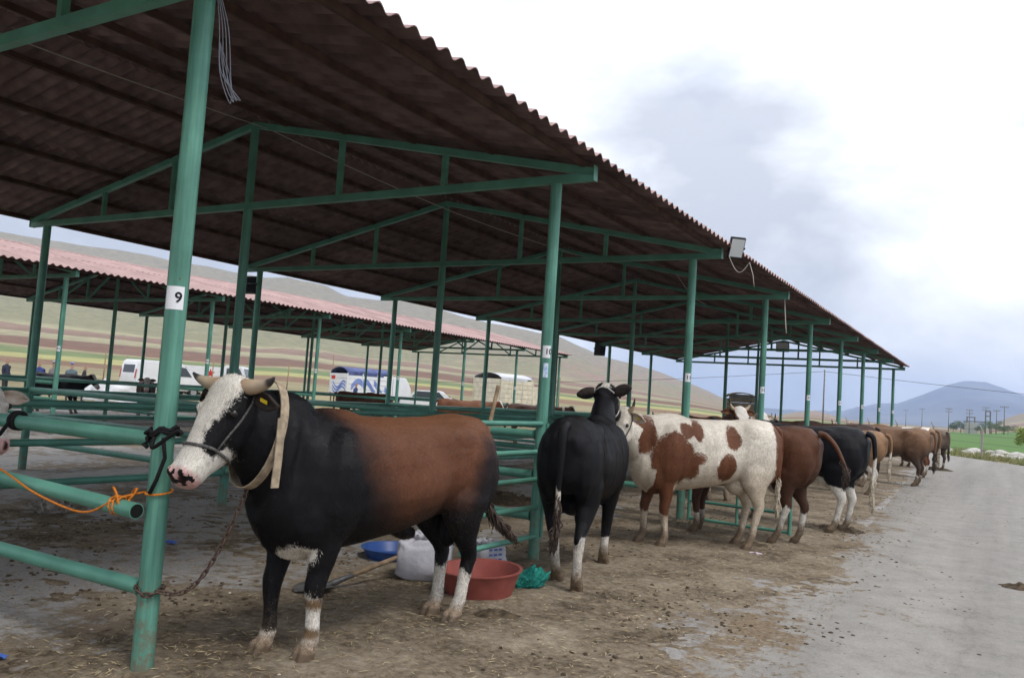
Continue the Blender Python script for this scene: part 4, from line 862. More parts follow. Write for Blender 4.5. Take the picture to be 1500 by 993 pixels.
COW3, _, _ = make_cow('cow', 'white cow with rust brown patches and brown shoulder', (-2.98, 9.46), (-.76, -.74), 1.055, .015, coat_spot, poll=(1.14, .16, 1.37), hpitch=58, hyaw=34, horns=(.10, .13, .03, .032), halter=ROPE_G, ears=(25, 25), eartone='white',
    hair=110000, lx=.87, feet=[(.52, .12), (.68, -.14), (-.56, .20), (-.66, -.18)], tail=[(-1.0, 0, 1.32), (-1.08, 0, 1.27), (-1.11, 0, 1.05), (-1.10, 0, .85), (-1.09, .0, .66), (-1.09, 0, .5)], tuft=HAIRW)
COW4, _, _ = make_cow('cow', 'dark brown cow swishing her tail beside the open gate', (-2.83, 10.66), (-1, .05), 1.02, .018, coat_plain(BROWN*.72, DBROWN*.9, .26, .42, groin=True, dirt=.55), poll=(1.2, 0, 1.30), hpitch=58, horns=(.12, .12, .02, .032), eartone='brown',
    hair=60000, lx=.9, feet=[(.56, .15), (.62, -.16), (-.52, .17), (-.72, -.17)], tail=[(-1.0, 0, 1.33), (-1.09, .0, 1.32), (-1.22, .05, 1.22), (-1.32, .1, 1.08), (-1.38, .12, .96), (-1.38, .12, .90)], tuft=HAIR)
COW5, _, _ = make_cow('cow', 'black cow with high white hind stockings and white tail end', (-2.58, 12.45), (-1, .08), 1.04, .018, lambda P, H, i: coat_black(P, H, i, .3, .5, True, True, .60), poll=(1.2, 0, 1.32), hpitch=58, horns=None,
    hair=60000, lx=.94, feet=[(.6, .15), (.6, -.16), (-.62, .17), (-.70, -.17)], tail=[(-1.0, 0, 1.33), (-1.09, .0, 1.28), (-1.12, .0, 1.05), (-1.11, .0, .85), (-1.10, .0, .62), (-1.10, .0, .50)], tailtip=.45, tuft=HAIRW)
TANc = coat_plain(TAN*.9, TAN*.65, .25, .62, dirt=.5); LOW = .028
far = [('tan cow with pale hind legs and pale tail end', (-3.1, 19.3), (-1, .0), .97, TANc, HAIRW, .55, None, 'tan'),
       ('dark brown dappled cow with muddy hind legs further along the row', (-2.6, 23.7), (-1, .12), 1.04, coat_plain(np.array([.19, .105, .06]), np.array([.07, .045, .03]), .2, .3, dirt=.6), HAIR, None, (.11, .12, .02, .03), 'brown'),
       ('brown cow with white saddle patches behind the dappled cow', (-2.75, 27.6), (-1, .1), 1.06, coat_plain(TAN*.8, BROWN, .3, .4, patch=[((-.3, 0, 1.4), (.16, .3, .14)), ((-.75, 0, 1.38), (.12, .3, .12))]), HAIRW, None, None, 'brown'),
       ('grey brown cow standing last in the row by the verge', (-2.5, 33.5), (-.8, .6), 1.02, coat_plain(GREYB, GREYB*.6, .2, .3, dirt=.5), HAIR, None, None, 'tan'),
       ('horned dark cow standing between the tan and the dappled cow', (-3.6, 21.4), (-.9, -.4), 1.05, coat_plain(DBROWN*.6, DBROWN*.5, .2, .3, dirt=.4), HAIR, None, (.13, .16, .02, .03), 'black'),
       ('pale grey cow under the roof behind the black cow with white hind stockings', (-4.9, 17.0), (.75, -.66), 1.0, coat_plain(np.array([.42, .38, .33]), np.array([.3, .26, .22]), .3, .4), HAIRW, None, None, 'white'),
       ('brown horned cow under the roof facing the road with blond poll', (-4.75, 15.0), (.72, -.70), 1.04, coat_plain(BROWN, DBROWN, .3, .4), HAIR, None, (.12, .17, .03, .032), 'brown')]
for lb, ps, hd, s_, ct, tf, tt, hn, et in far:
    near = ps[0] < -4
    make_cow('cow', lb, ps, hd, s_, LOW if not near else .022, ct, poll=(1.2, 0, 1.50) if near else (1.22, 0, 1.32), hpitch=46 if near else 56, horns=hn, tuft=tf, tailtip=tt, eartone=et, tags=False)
make_cow('cow', 'cream cow with pink nose behind the rail left of post nine', (-7.22, 3.22), (1, -.07), .98, .016, coat_plain(np.array([.60, .53, .43]), np.array([.5, .42, .33]), .3, .4), poll=(1.16, 0, 1.34), hpitch=36, hyaw=-6, eartone='white', group='cattle penned under the shelter', tags=False)
for lb, ps, hd, ct in [('brown cow lying low behind the rails in front of the blue decorated truck', (-23.9, 27.8), (.8, .6), coat_plain(BROWN, DBROWN)), ('red brown cow penned in front of the cream truck', (-16.7, 25.2), (.85, .5), coat_plain(BROWN*1.2, DBROWN)),
                       ('dark brown cow with white neck band in the far pen', (-14.0, 25.6), (.9, .45), coat_plain(DBROWN*1.3, DBROWN, patch=[((.95, 0, 1.2), (.05, .4, .5))])),
                       ('black cow penned among the far rails near the standing men', (-28.6, 17.2), (.8, .5), coat_plain(BLACK, BLACK)), ('dark brown cow penned among the far rails near the standing men', (-27.0, 19.6), (.7, -.5), coat_plain(DBROWN*.7, BLACK))]:
    make_cow('cow', lb, ps, hd, .98, .032, ct, poll=(1.2, 0, 1.36), eartone='brown', group='cattle penned under the far shelter', tags=False)

# ------------------------------------------------------------------ chain, ropes, signs, lamps, wires
CHAIN = mat('rusty_chain', (.10, .065, .05), .7, .4, metal=.4, var=.4, vscale=60)
def local_to_world(root, q): 
    mw = Matrix.LocRotScale(root.location, root.rotation_euler, root.scale); return mw @ V(q)
ca_ = local_to_world(BULL, (1.03, .02, .95)); pa = V((-3.86, 2.94, 0))
def catenary(a, b, sag, n): return [a.lerp(b, i/n) + V((0, 0, -sag*math.sin(math.pi*i/n))) for i in range(n+1)]
def link_mesh():
    bm = B(); pts = []
    for i in range(17):
        a = 2*math.pi*i/16; pts.append((.022*math.cos(a) if False else (.019*math.cos(a) + (.009 if math.cos(a) > 0 else -.009)), .011*math.sin(a), 0))
    tube(bm, pts, .0042, 6, False); return proto(mesh_obj('chain_link', bm, CHAIN, smooth=True))
LINK = link_mesh()
ch = empty('chain', (pa.x, pa.y, .45)); tag(ch, 'rusty chain running from the bull collar to post nine', 'chain')
p_start = pa + V((.07, -.0, .42)); path = catenary(p_start, ca_, .20, 24)
for i in range(20):
    a = 2*math.pi*i/20
    path.insert(0, pa+V((.067*math.cos(a), .067*math.sin(a), .42+.015*math.sin(a*2))))
def chain_along(path, parent, step=.036):
    d = [0]
    for a, b_ in zip(path, path[1:]): d.append(d[-1]+(b_-a).length)
    s = 0; i = 0; k = 0
    while s < d[-1]:
        while d[i+1] < s: i += 1
        t = (s-d[i])/max(1e-6, d[i+1]-d[i]); q = path[i].lerp(path[i+1], t); dr = (path[i+1]-path[i]).normalized()
        rot = dr.to_track_quat('X', 'Z').to_matrix().to_4x4() @ Matrix.Rotation(math.pi/2*(k % 2)+.4, 4, 'X')
        inst('chain_link', LINK, parent, mtx=Matrix.Translation(q-parent.location) @ rot); s += step; k += 1
chain_along(path, ch)
def spline(pts, k=6):
    pts = [V(q) for q in pts]; out = []
    for i in range(len(pts)-1):
        p0, p1, p2, p3 = pts[max(i-1, 0)], pts[i], pts[i+1], pts[min(i+2, len(pts)-1)]
        for j in range(k):
            t = j/k; out.append(.5*((2*p1)+(-p0+p2)*t+(2*p0-5*p1+4*p2-p3)*t*t+(-p0+3*p1-3*p2+p3)*t**3))
    return out+[pts[-1]]
def rope_obj(name, pts, r, m, label, cat, coil=None):
    bm = B(); tube(bm, spline(pts), r, 8)
    if coil:
        for c in coil: tube(bm, c, r, 8)
    o = mesh_obj(name, bm, m, smooth=True); tag(o, label, cat); return o
ORANGE = mat('orange_rope', (.62, .20, .03), .85, .15, var=.25, vscale=120)
ringp = [pa + V((.067*math.cos(a), .067*math.sin(a), .93+.01*math.sin(a))) for a in [2*math.pi*i/20 for i in range(21)]]
knot = [V((-4.02+.05*math.cos(a*1.0)+.02*math.sin(3*a), 2.85+.05*math.sin(a), .885+.055*math.sin(2*a))) for a in [2*math.pi*i/40*2 for i in range(41)]]
wrap = [V((-4.08, 2.84, .845)) + V((.004*i, .05*math.cos(i*.8), .05*math.sin(i*.8))) for i in range(20)]
line = [V((-4.05, 2.80, .87)), V((-4.30, 2.80, .78)), V((-4.75, 2.80, .83)), V((-5.2, 2.82, .93)), V((-5.9, 2.85, 1.02))]
rope_obj('tie_rope', line, .006, ORANGE, 'orange rope knotted round post nine and a rail', 'rope', [ringp, knot, wrap, [V((-3.93, 2.95, .93)), V((-4.0, 2.86, .90)), V((-4.06, 2.82, .88))]])
mz = [BHP(.34, -.07, .09), BHP(.36, -.10, .08)]
lead = [local_to_world(BULL, q) for q in (BHP(.33, -.06, .085), BHP(.33, -.09, .10))] + [pa+V((.05, -.10, 1.17)), pa+V((.02, -.075, 1.22))]
ring2 = [pa + V((.068*math.cos(a), .068*math.sin(a), 1.235+.02*math.cos(a)+.01*math.sin(5*a))) for a in [2*math.pi*i/24 for i in range(25)]]
tang = [pa + V((-.07+.02*math.sin(i*1.7), -.05+.02*math.cos(i*2.1), 1.26-.012*i)) for i in range(9)]
rope_obj('lead_rope', lead, .011, ROPE_B, 'frayed black rope tying the bull halter to post nine', 'rope', [ring2, [q+V((0, 0, .015)) for q in ring2], tang, [pa+V((.06, -.05, 1.22)), pa+V((.10, -.06, 1.12)), pa+V((.06, -.07, 1.0)), pa+V((.03, -.08, .93))]])
rope_obj('rail_rope', [V((-5.25, 2.94+.05*math.cos(a), 1.21+.05*math.sin(a)))+V((.02*math.sin(a*.5), 0, 0)) for a in [i*.5 for i in range(30)]], .012, ROPE_B, 'black rope wound round the top rail near the cream cow', 'rope',
         [[V((-5.25, 2.89, 1.21)), V((-5.33, 2.88, 1.12)), V((-5.40, 2.9, 1.10))]])
# numbered papers on the posts
def text_mesh(s, size):
    cu = bpy.data.curves.new('t', 'FONT'); cu.body = s; cu.size = size; cu.align_x = 'CENTER'; cu.align_y = 'CENTER'; cu.offset = size*.02
    o = bpy.data.objects.new('t', cu); col.objects.link(o); dg = bpy.context.evaluated_depsgraph_get(); me = bpy.data.meshes.new_from_object(o.evaluated_get(dg)); bpy.data.objects.remove(o)
    me.materials.clear(); me.materials.append(INK); return me
def paper_on_post(x, y, z, num, w, h, label, txt=True, group=None, mtl=PAPER, face=None, dtx=0, thin=.0585):
    dr = V((-x, -y, 0)).normalized() if face is None else V(face).normalized(); ang = math.atan2(dr.y, dr.x)
    root = empty('number_paper', (x, y, z), ang); tag(root, label, 'sign', group)
    bm = B(); n = 8; rows = []
    for zz in (-h/2, h/2): rows.append([bm.verts.new((thin*math.cos(a), thin*math.sin(a), zz)) for a in [(-w/2+w*i/n)/thin for i in range(n+1)]])
    for k in range(n): bm.faces.new((rows[0][k], rows[0][k+1], rows[1][k+1], rows[1][k]))
    o = mesh_obj('sheet', bm, mtl, root); o.modifiers.new('t', 'SOLIDIFY').thickness = .0006
    if txt:
        me = text_mesh(num, h*.62); n_ = len(me.vertices); co = np.empty(n_*3, np.float32); me.vertices.foreach_get('co', co); co = co.reshape(-1, 3)
        a = (co[:, 0]+dtx)/thin; rr_ = thin+.0022; new = np.stack([rr_*np.cos(a), rr_*np.sin(a), co[:, 1]], 1).astype(np.float32); me.vertices.foreach_set('co', new.ravel()); me.update()
        inst('numeral', me, root)
    return root
XR = -3.864
paper_on_post(XR, Y0-SP, 1.965, '9', .105, .125, 'white paper reading 9 on the tall green post', face=(.62, -.78, 0), dtx=.022)
paper_on_post(XR, Y0, 2.02, '10', .085, .12, 'white paper reading 10 on the post by the black cow', face=(.55, -.83, 0), dtx=.02)
paper_on_post(XR, Y0, 1.84, '', .05, .14, 'blue and white sticker below the number 10', txt=False, mtl=mat('sticker', (.35, .5, .78), .6, .3, col2=(.8, .83, .88), vscale=30), face=(.55, -.83, 0))
for i, k in enumerate(range(1, 8)):
    paper_on_post(XR, Y0+k*SP, 2.0, str(10+k), .085, .12, {1: 'white number paper on the post where the open gate hangs', 2: 'white number paper on the post behind the dark brown cow'}.get(k, 'small white number paper on a distant post of the near shelter'), group='number papers on the near shelter', face=(.5, -.86, 0), dtx=.012)
for i, k in enumerate(range(-1, 7)):
    paper_on_post(XR-15.2, Y0+k*SP, 2.0, str(40+i), .085, .12, 'small white number paper on a post of the pink roofed shelter', group='number papers on the far shelter', face=(.6, -.8, 0))
# floodlights
DARKM = mat('dark_casing', (.018, .018, .022), .5, .4); LAMPG = mat('lamp_glass', (.55, .57, .58), .15, .6); GREYM = mat('grey_casing', (.2, .2, .21), .5, .4); CABLE = mat('pale_cable', (.42, .39, .35), .7, .2); CABLED = mat('dark_cable', (.06, .06, .07), .7, .2)
def floodlight(loc, dirv, label, w=.34, h=.27, m=DARKM):
    root = empty('floodlight', loc); tag(root, label, 'lamp'); d = V(dirv).normalized(); q = d.to_track_quat('Y', 'Z').to_matrix()
    bm = B(); box(bm, (0, 0, 0), (w, .05, h), q, .008); 
    for i in range(7): box(bm, q @ V((-w*.4+i*w*.8/6, -.035, 0)), (.008, .03, h*.8), q)
    mesh_obj('casing', bm, m, root)
    bm = B(); box(bm, q @ V((0, .027, 0)), (w*.86, .006, h*.84), q); mesh_obj('glass', bm, LAMPG, root)
    bm = B(); 
    for s in (-1, 1): box(bm, q @ V((s*(w/2+.008), -.03, 0)), (.006, .12, .03), q)
    box(bm, q @ V((0, -.09, 0)), (w+.022, .006, .03), q); mesh_obj('bracket', bm, m, root)
floodlight((-3.27, 11.50, 3.85), (.55, -.62, -.35), 'floodlight with pale glass fixed at the near roof edge', .22, .30)
floodlight((-8.24, 36.75, 4.50), (0, -1, -.1), 'floodlight hung under the ridge of the far gable', .55, .42, GREYM)
floodlight((-12.78, 11.40, 3.42), (-.2, 1, -.2), 'black floodlight on a back row post of the near shelter', .30, .36)
floodlight((-13.0, 28.40, 3.58), (-.2, 1, -.2), 'small black floodlight on a back post further along the shelter', .42, .5)
def wire(pts, r, m, label, cat='cable', name='cable'):
    bm = B(); tube(bm, pts, r, 6); tag(mesh_obj(name, bm, m, smooth=True), label, cat)
wire(catenary(V((-3.35, 11.45, 3.72)), V((-3.05, 11.40, 3.62)), .18, 10)+[V((-3.0, 11.42, 3.45)), V((-2.97, 11.4, 3.28))], .006, CABLE, 'loose pale cable dangling from the roof edge floodlight')
wire([V((-3.52, 15.69, 3.70)), V((-3.5, 15.66, 3.5)), V((-3.47, 15.64, 3.2)), V((-3.45, 15.62, 3.05))], .012, CABLE, 'short pale cord hanging from a truss end', 'cord', 'hanging_cord')
bm = B()
for j in range(4):
    tube(bm, spline([V((-3.81, 2.96, 3.75)), V((-3.80+.01*j, 3.0+.012*j, 3.5)), V((-3.80, 3.03+.03*j, 3.25-.02*j)), V((-3.80+.012*j, 3.12+.012*j, 3.10+.01*j)), V((-3.80, 3.10-.02*j, 3.25)), V((-3.81, 3.02, 3.42))]), .0028, 5)
tag(mesh_obj('wire_loop', bm, mat('grey_wire', (.25, .26, .3), .5, .4), smooth=True), 'looped grey wire hanging down post nine under the roof', 'wire')
for a, b_, lb in (((-8.0, -1.0, 4.66), (-8.0, Y0+.0, 4.70), 'thin pale cable strung under the ridge before the second truss'), ((-8.0, Y0, 4.70), (-7.2, Y0+SP+3, 4.4), 'thin pale cable sagging behind the second truss'), ((-5.6, 15.6, 4.2), (-6.2, 19.5, 4.1), 'pale strip of cable sagging deep under the roof')):
    wire(catenary(V(a), V(b_), .12, 12), .006, CABLE, lb)

# ------------------------------------------------------------------ feed gear by the bull
def lathe(bm, prof, n=40, c=(0, 0, 0), jit=0):
    rings = []
    for r_, z in prof: rings.append([bm.verts.new((c[0]+r_*math.cos(2*math.pi*k/n), c[1]+r_*math.sin(2*math.pi*k/n), c[2]+z)) for k in range(n)])
    for i in range(len(rings)-1):
        for k in range(n): bm.faces.new((rings[i][k], rings[i][(k+1) % n], rings[i+1][(k+1) % n], rings[i+1][k]))
    bm.faces.new(rings[0][::-1]); bm.faces.new(rings[-1])
TUB = mat('red_plastic', (.27, .07, .055), .5, .35, var=.15, vscale=8); BLUEPL = mat('blue_plastic', (.02, .07, .26), .4, .4)
bt = empty('feed_basin', (-3.50, 5.66, 0)); tag(bt, 'round red plastic basin by the bull hind legs', 'basin')
bm = B(); lathe(bm, [(.20, .0), (.235, .01), (.30, .20), (.315, .205), (.315, .215), (.292, .213), (.225, .03), (.0, .025)][:7] + [(.01, .025)]); o = mesh_obj('bowl', bm, TUB, bt, True); shade(o, 35)
bt.scale = (1.08, .98, 1.0); bt.rotation_euler = (R(3), R(-2), .3)
bl = empty('blue_tub', (-4.85, 6.3, 0)); bl.scale = (1, 1, .62); tag(bl, 'shallow blue tub on the ground behind the bull', 'tub')
bm = B(); lathe(bm, [(.22, .0), (.25, .01), (.30, .15), (.315, .155), (.315, .163), (.29, .16), (.24, .025), (.01, .02)]); shade(mesh_obj('bowl', bm, BLUEPL, bl, True), 35)
SACK = mat('woven_white_sack', (.52, .51, .55), .6, .3, var=.14, vscale=5, bump=.25, bscale=25); SACKB = mat('sack_print', (.10, .17, .45), .7, .2)
def sack(loc, rz, sx, sy, sz, label, tilt=0, print_=False):
    root = empty('feed_sack', loc, rz); tag(root, label, 'sack', 'feed sacks behind the bull')
    bm = B(); bmesh.ops.create_uvsphere(bm, u_segments=28, v_segments=18, radius=1)
    for v in bm.verts:
        q = v.co; a = abs(q.x)**.5*math.copysign(1, q.x); b_ = abs(q.y)**.5*math.copysign(1, q.y); c = math.copysign(abs(q.z)**.6, q.z)
        nz = noise.fractal(V((q.x*1.8+loc[0], q.y*1.8, q.z*1.8)), .8, 2.1, 5)*.17
        v.co = V((a*sx*(1+nz), b_*sy*(1+nz), (c*.5+.5)*sz*(1+nz*.6) + .03*math.sin(q.x*5)*max(0, c)))
    if tilt: bmesh.ops.rotate(bm, cent=(0, 0, 0), matrix=Matrix.Rotation(tilt, 3, 'Y'), verts=bm.verts)
    zmin = min(v.co.z for v in bm.verts)
    for v in bm.verts: v.co.z -= zmin
    mesh_obj('bag', bm, SACK, root, True)
    bm = B()
    for i in range(9): 
        a = i*.7; tube(bm, [(0+.05*math.cos(a), .05*math.sin(a), sz*.93), (.09*math.cos(a), .09*math.sin(a), sz*1.06), (.13*math.cos(a+.2), .12*math.sin(a+.2), sz*1.12)], [.02, .026, .006], 5)
    mesh_obj('gathered_mouth', bm, SACK, root, True)
    if print_:
        bm = B()
        for j in range(3):
            for i in range(3): box(bm, (-.06+i*.055, -sy*1.03, sz*.42+j*.045), (.035, .004, .018))
        mesh_obj('print', bm, SACKB, root)
sack((-4.12, 5.75, 0), .5, .23, .16, .35, 'large white woven sack slumped beside the shovel')
sack((-4.02, 6.60, 0), 1.2, .16, .12, .22, 'small white printed sack below the pen panel', print_=True)
NET = mat('teal_net', (.015, .21, .17), .7, .3, var=.4, vscale=40, bump=.6, bscale=80)
bm = B(); bmesh.ops.create_icosphere(bm, subdivisions=5, radius=1)
for v in bm.verts:
    q = v.co.copy(); nz = noise.fractal(q*2.2, .8, 2.2, 5); v.co = V((q.x*.26*(1+nz*.55), q.y*.15*(1+nz*.5), max(0, (q.z*.5+.35)*.17*(1+nz*.9))))
o = mesh_obj('net_bundle', bm, NET, smooth=True); o.location = (-3.42, 6.12, 0); o.rotation_euler = (0, 0, .4); o.scale = (.75, .8, .95); tag(o, 'crumpled teal netting beside the red basin', 'netting')
bm = B(); bmesh.ops.create_icosphere(bm, subdivisions=4, radius=1)
for v in bm.verts:
    q = v.co.copy(); nz = noise.fractal(q*2.0, .8, 2.2, 5); v.co = V((q.x*.2*(1+nz*.6), q.y*.13*(1+nz*.6), max(0, (q.z*.5+.4)*.15*(1+nz*.8))))
o = mesh_obj('rag_bundle', bm, mat('dirty_rag', (.30, .27, .24), .95, .1, var=.5, vscale=14, bump=.5, bscale=30), smooth=True); o.location = (-8.7, 5.3, 0); tag(o, 'dirty grey rag bundle on the pen floor', 'rag')
WOOD = mat('worn_wood', (.27, .19, .12), .85, .2, var=.3, vscale=14); STEEL = mat('dull_steel', (.16, .155, .15), .55, .4, metal=.6, var=.3, vscale=20)
shv = empty('shovel', (-4.40, 4.95, 0)); tag(shv, 'long handled shovel lying behind the bull front legs', 'shovel')
bm = B(); rows = []
for i in range(9):
    t = i/8; w = .13*(1 if t < .55 else math.cos((t-.55)/.45*1.45)**.6); row = []
    for k in range(7):
        a = -1+2*k/6; row.append(bm.verts.new((-.16+.0-.30*t+.15, a*w, .022+.03*abs(a)**2*(1-t*.5)+.012*(1-t))))
    rows.append(row)
for i in range(8):
    for k in range(6): bm.faces.new((rows[i][k], rows[i][k+1], rows[i+1][k+1], rows[i+1][k]))
o = mesh_obj('blade', bm, STEEL, shv, True); o.modifiers.new('t', 'SOLIDIFY').thickness = .004
bm = B(); tube(bm, [(-.06, 0, .03), (.10, 0, .07), (.20, 0, .09)], [.026, .022, .019], 12); mesh_obj('socket', bm, STEEL, shv, True)
bm = B(); tube(bm, [(.18, 0, .086), (.5, 0, .16), (1.15, .0, .30)], [.018, .019, .018], 12); mesh_obj('handle', bm, WOOD, shv, True)
shv.rotation_euler = (0, 0, math.atan2(1.0, -.02) - .25)
bm = B(); tube(bm, [(-4.22, 6.55, .0), (-4.27, 6.8, 1.0), (-4.30, 7.05, 1.66)], [.02, .021, .02], 10); tag(mesh_obj('wooden_stake', bm, WOOD, smooth=True), 'thin wooden stake leaning on the rails behind the bull rump', 'stake')
# dung heaps, single objects
DUNG = mat('dung', (.075, .055, .035), .95, .15, var=.45, vscale=18, bump=.8, bscale=30)
def heap(loc, r, h, label, sd=0):
    bm = B(); n = 40; rnd = random.Random(sd); rows = []
    for j in range(15):
        t = j/14; row = []
        for k in range(n):
            a = 2*math.pi*k/n; rr_ = r*(1+.45*noise.noise(V((math.cos(a)*1.6, math.sin(a)*1.6, sd*2.3))))*t
            x, y = rr_*math.cos(a), rr_*math.sin(a)*.8
            z = h*(1-t**2)*(.55+.9*noise.noise(V((x*7, y*7, sd)))+.5*noise.noise(V((x*19, y*19, sd)))+.3) if t < 1 else -.006
            row.append(bm.verts.new((x, y, max(z, -.006))))
        rows.append(row)
    for i in range(14):
        for k in range(n): bm.faces.new((rows[i][k], rows[i][(k+1) % n], rows[i+1][(k+1) % n], rows[i+1][k]))
    o = mesh_obj('dung_heap', bm, DUNG, smooth=True); o.location = loc; tag(o, label, 'dung', 'dung heaps on the yard')
heap((-6.3, 10.9, 0), .55, .13, 'dark dung heap on the floor behind the pen panel', 1)
heap((-3.05, 5.15, 0), .26, .05, 'flattened dung at the bull hind hooves', 2)
heap((.16, 9.86, .008), .16, .045, 'lone dark dung pat on the pale asphalt', 3)
heap((-2.0, 12.6, .004), .34, .07, 'dung under the hind hooves of the black cow with white stockings', 4)
heap((-2.1, 33.5, .008), .6, .09, 'dung spread behind the last cow in the row', 5)
heap((-2.5, 10.1, .004), .3, .045, 'low dung patch behind the spotted cow', 6)

# loose straw, clods, grit lying on the yard: uncountable
def scatter(name, cnt, area, size, m, label, cat, kind='clod', bias=1.0, sd=3):
    rnd = random.Random(sd); vs, fs = [], []
    for i in range(cnt):
        y = area[2] + (area[3]-area[2])*rnd.random()**bias; x = rnd.uniform(area[0], area[1]) - .05*max(0, y-8)*.35
        if noise.noise(V((x*.7, y*.7, sd))) < (rnd.uniform(.0, .55) if kind == 'clod' else rnd.uniform(-.5, .3)): continue
        s = size*rnd.uniform(.4, 1.5)**1.5; b0 = len(vs); a = rnd.uniform(0, 6.28); dz = dirt_z(x, y)
        if kind == 'straw':
            dx, dy = math.cos(a)*s, math.sin(a)*s; px, py = -dy/s*.0022, dx/s*.0022; z = .010+dz+rnd.random()*.010; z2 = .010+dz+rnd.random()*.012
            vs += [(x-px, y-py, z), (x+px, y+py, z), (x+dx+px, y+dy+py, z2), (x+dx-px, y+dy-py, z2), (x+dx*.5, y+dy*.5, (z+z2)/2+.003)]
            fs += [(b0, b0+1, b0+4), (b0+1, b0+2, b0+4), (b0+2, b0+3, b0+4), (b0+3, b0, b0+4)]
        else:
            pts = [(-1, -1, 0), (1, -1, 0), (1, 1, 0), (-1, 1, 0), (-.6, -.6, 1), (.6, -.6, 1), (.6, .6, 1), (-.6, .6, 1)]; ca2, sa2 = math.cos(a), math.sin(a); fl = rnd.uniform(.35, .8)
            for px, py, pz in pts:
                px *= rnd.uniform(.6, 1.3); py *= rnd.uniform(.5, 1.1); vs.append((x+(px*ca2-py*sa2)*s, y+(px*sa2+py*ca2)*s, .004+dz+pz*s*fl*rnd.uniform(.7, 1.2)))
            fs += [(b0+4, b0+5, b0+6, b0+7)] + [(b0+k, b0+(k+1) % 4, b0+4+(k+1) % 4, b0+4+k) for k in range(4)]
    me = bpy.data.meshes.new(name); me.from_pydata(vs, [], fs); me.materials.append(m); o = bpy.data.objects.new(name, me); col.objects.link(o); tag(o, label, cat, kind='stuff')
STRAW = mat('straw', (.40, .33, .20), .8, .2, var=.3, vscale=3); STRAWD = mat('old_straw', (.26, .19, .11), .9, .1, var=.3, vscale=3)
scatter('straw_litter', 20000, (-12, -1.3, 1.5, 26), .035, STRAW, 'short pale straw strewn over the yard', 'straw', 'straw', 1.7, 3)
scatter('old_straw_litter', 34000, (-9, -1.1, 1.5, 22), .03, STRAWD, 'brown trampled straw on the yard', 'straw', 'straw', 1.7, 5)
scatter('dung_crumbs', 26000, (-9, -.9, 1.5, 30), .010, DUNG, 'dark dung crumbs trodden over the yard', 'dung', 'clod', 1.6, 8)
scatter('road_grit', 7000, (-1.6, 3.5, 3, 30), .009, mat('grit', (.16, .135, .11), .9, .1, var=.4, vscale=5), 'grit and crumbs scattered on the asphalt', 'grit', 'clod', 1.5, 11)
scatter('pale_chips', 1300, (-9, -1.2, 2, 16), .006, mat('pale_chip', (.5, .45, .36), .9, .1), 'pale husks and chips on the dirt', 'litter', 'clod', 1.5, 14)
LIT = mat('litter_plastic', (.55, .45, .5), .5, .3); LITB = mat('litter_blue', (.06, .13, .45), .5, .3)
for (x, y, m, lb) in ((-2.32, 9.5, LIT, 'crumpled pinkish wrapper behind the spotted cow'), (-4.55, 2.55, LITB, 'blue scrap on the dirt near post nine'), (-6.6, 5.2, LITB, 'blue and white scrap on the pen floor')):
    bm = B(); bmesh.ops.create_grid(bm, x_segments=6, y_segments=4, size=.5)
    for v in bm.verts: v.co = V((v.co.x*.14, v.co.y*.07, .02+.018*noise.noise(V((v.co.x*6, v.co.y*6, x)))))
    o = mesh_obj('litter', bm, m); o.location = (x, y, .004); o.modifiers.new('t', 'SOLIDIFY').thickness = .002; tag(o, lb, 'litter')

# ------------------------------------------------------------------ vehicles
WHITEP = mat('white_car_paint', (.72, .73, .75), .25, .5, var=.05, vscale=2); GLASS = mat('dark_window', (.05, .06, .07), .08, .7); RUBBER = mat('rubber', (.02, .02, .02), .8, .2); RIM = mat('rim_grey', (.35, .35, .36), .4, .5, metal=.5)
CREAM = mat('cream_truck_paint', (.60, .55, .43), .6, .3, var=.15, vscale=3); BLUET = mat('blue_tarpaulin', (.07, .09, .22), .6, .3, var=.3, vscale=3); DKBLUE = mat('dark_blue_panel', (.02, .03, .12), .5, .3); CANVAS = mat('grey_canvas', (.55, .56, .6), .75, .2, var=.1, vscale=2)
WAVEB = mat('blue_wave_paint', (.10, .19, .58), .4, .4); STARR = mat('red_paint', (.55, .03, .03), .5, .3); BLACKIN = mat('black_interior', (.01, .01, .012), .9, .1); LAMPR = mat('red_lamp', (.4, .02, .02), .3, .5)
def extr(prof, w, m, name, parent, bev=.04, smooth=False):
    bm = B(); a = [bm.verts.new((x, -w/2, z)) for x, z in prof]; b_ = [bm.verts.new((x, w/2, z)) for x, z in prof]; n = len(prof)
    bm.faces.new(a[::-1]); bm.faces.new(b_)
    for k in range(n): bm.faces.new((a[k], a[(k+1) % n], b_[(k+1) % n], b_[k]))
    if bev: bmesh.ops.bevel(bm, geom=bm.edges[:], offset=bev, segments=2, affect='EDGES', clamp_overlap=True)
    return shade(mesh_obj(name, bm, m, parent), 35)
def wheels(root, xs, w, r=.33):
    for x in xs:
        for s in (-1, 1):
            bm = B(); tube(bm, [(x, s*(w/2-.2), r), (x, s*(w/2-.0), r)], r, 20); wh = mesh_obj('wheel', bm, RUBBER, root); bm = B(); tube(bm, [(x, s*(w/2-.02), r), (x, s*(w/2+.012), r)], r*.6, 16); mesh_obj('rim', bm, RIM, wh)
def plate(root, name, pts, m, th=.01):
    """thin polygon from 3-D points"""
    bm = B(); vs = [bm.verts.new(q) for q in pts]; bm.faces.new(vs); o = mesh_obj(name, bm, m, root); o.modifiers.new('t', 'SOLIDIFY').thickness = th; return o
def place(root, x, y, heading): root.location = (x, y, terrain_z(x, y)); root.rotation_euler = (0, 0, math.atan2(heading[1], heading[0]))
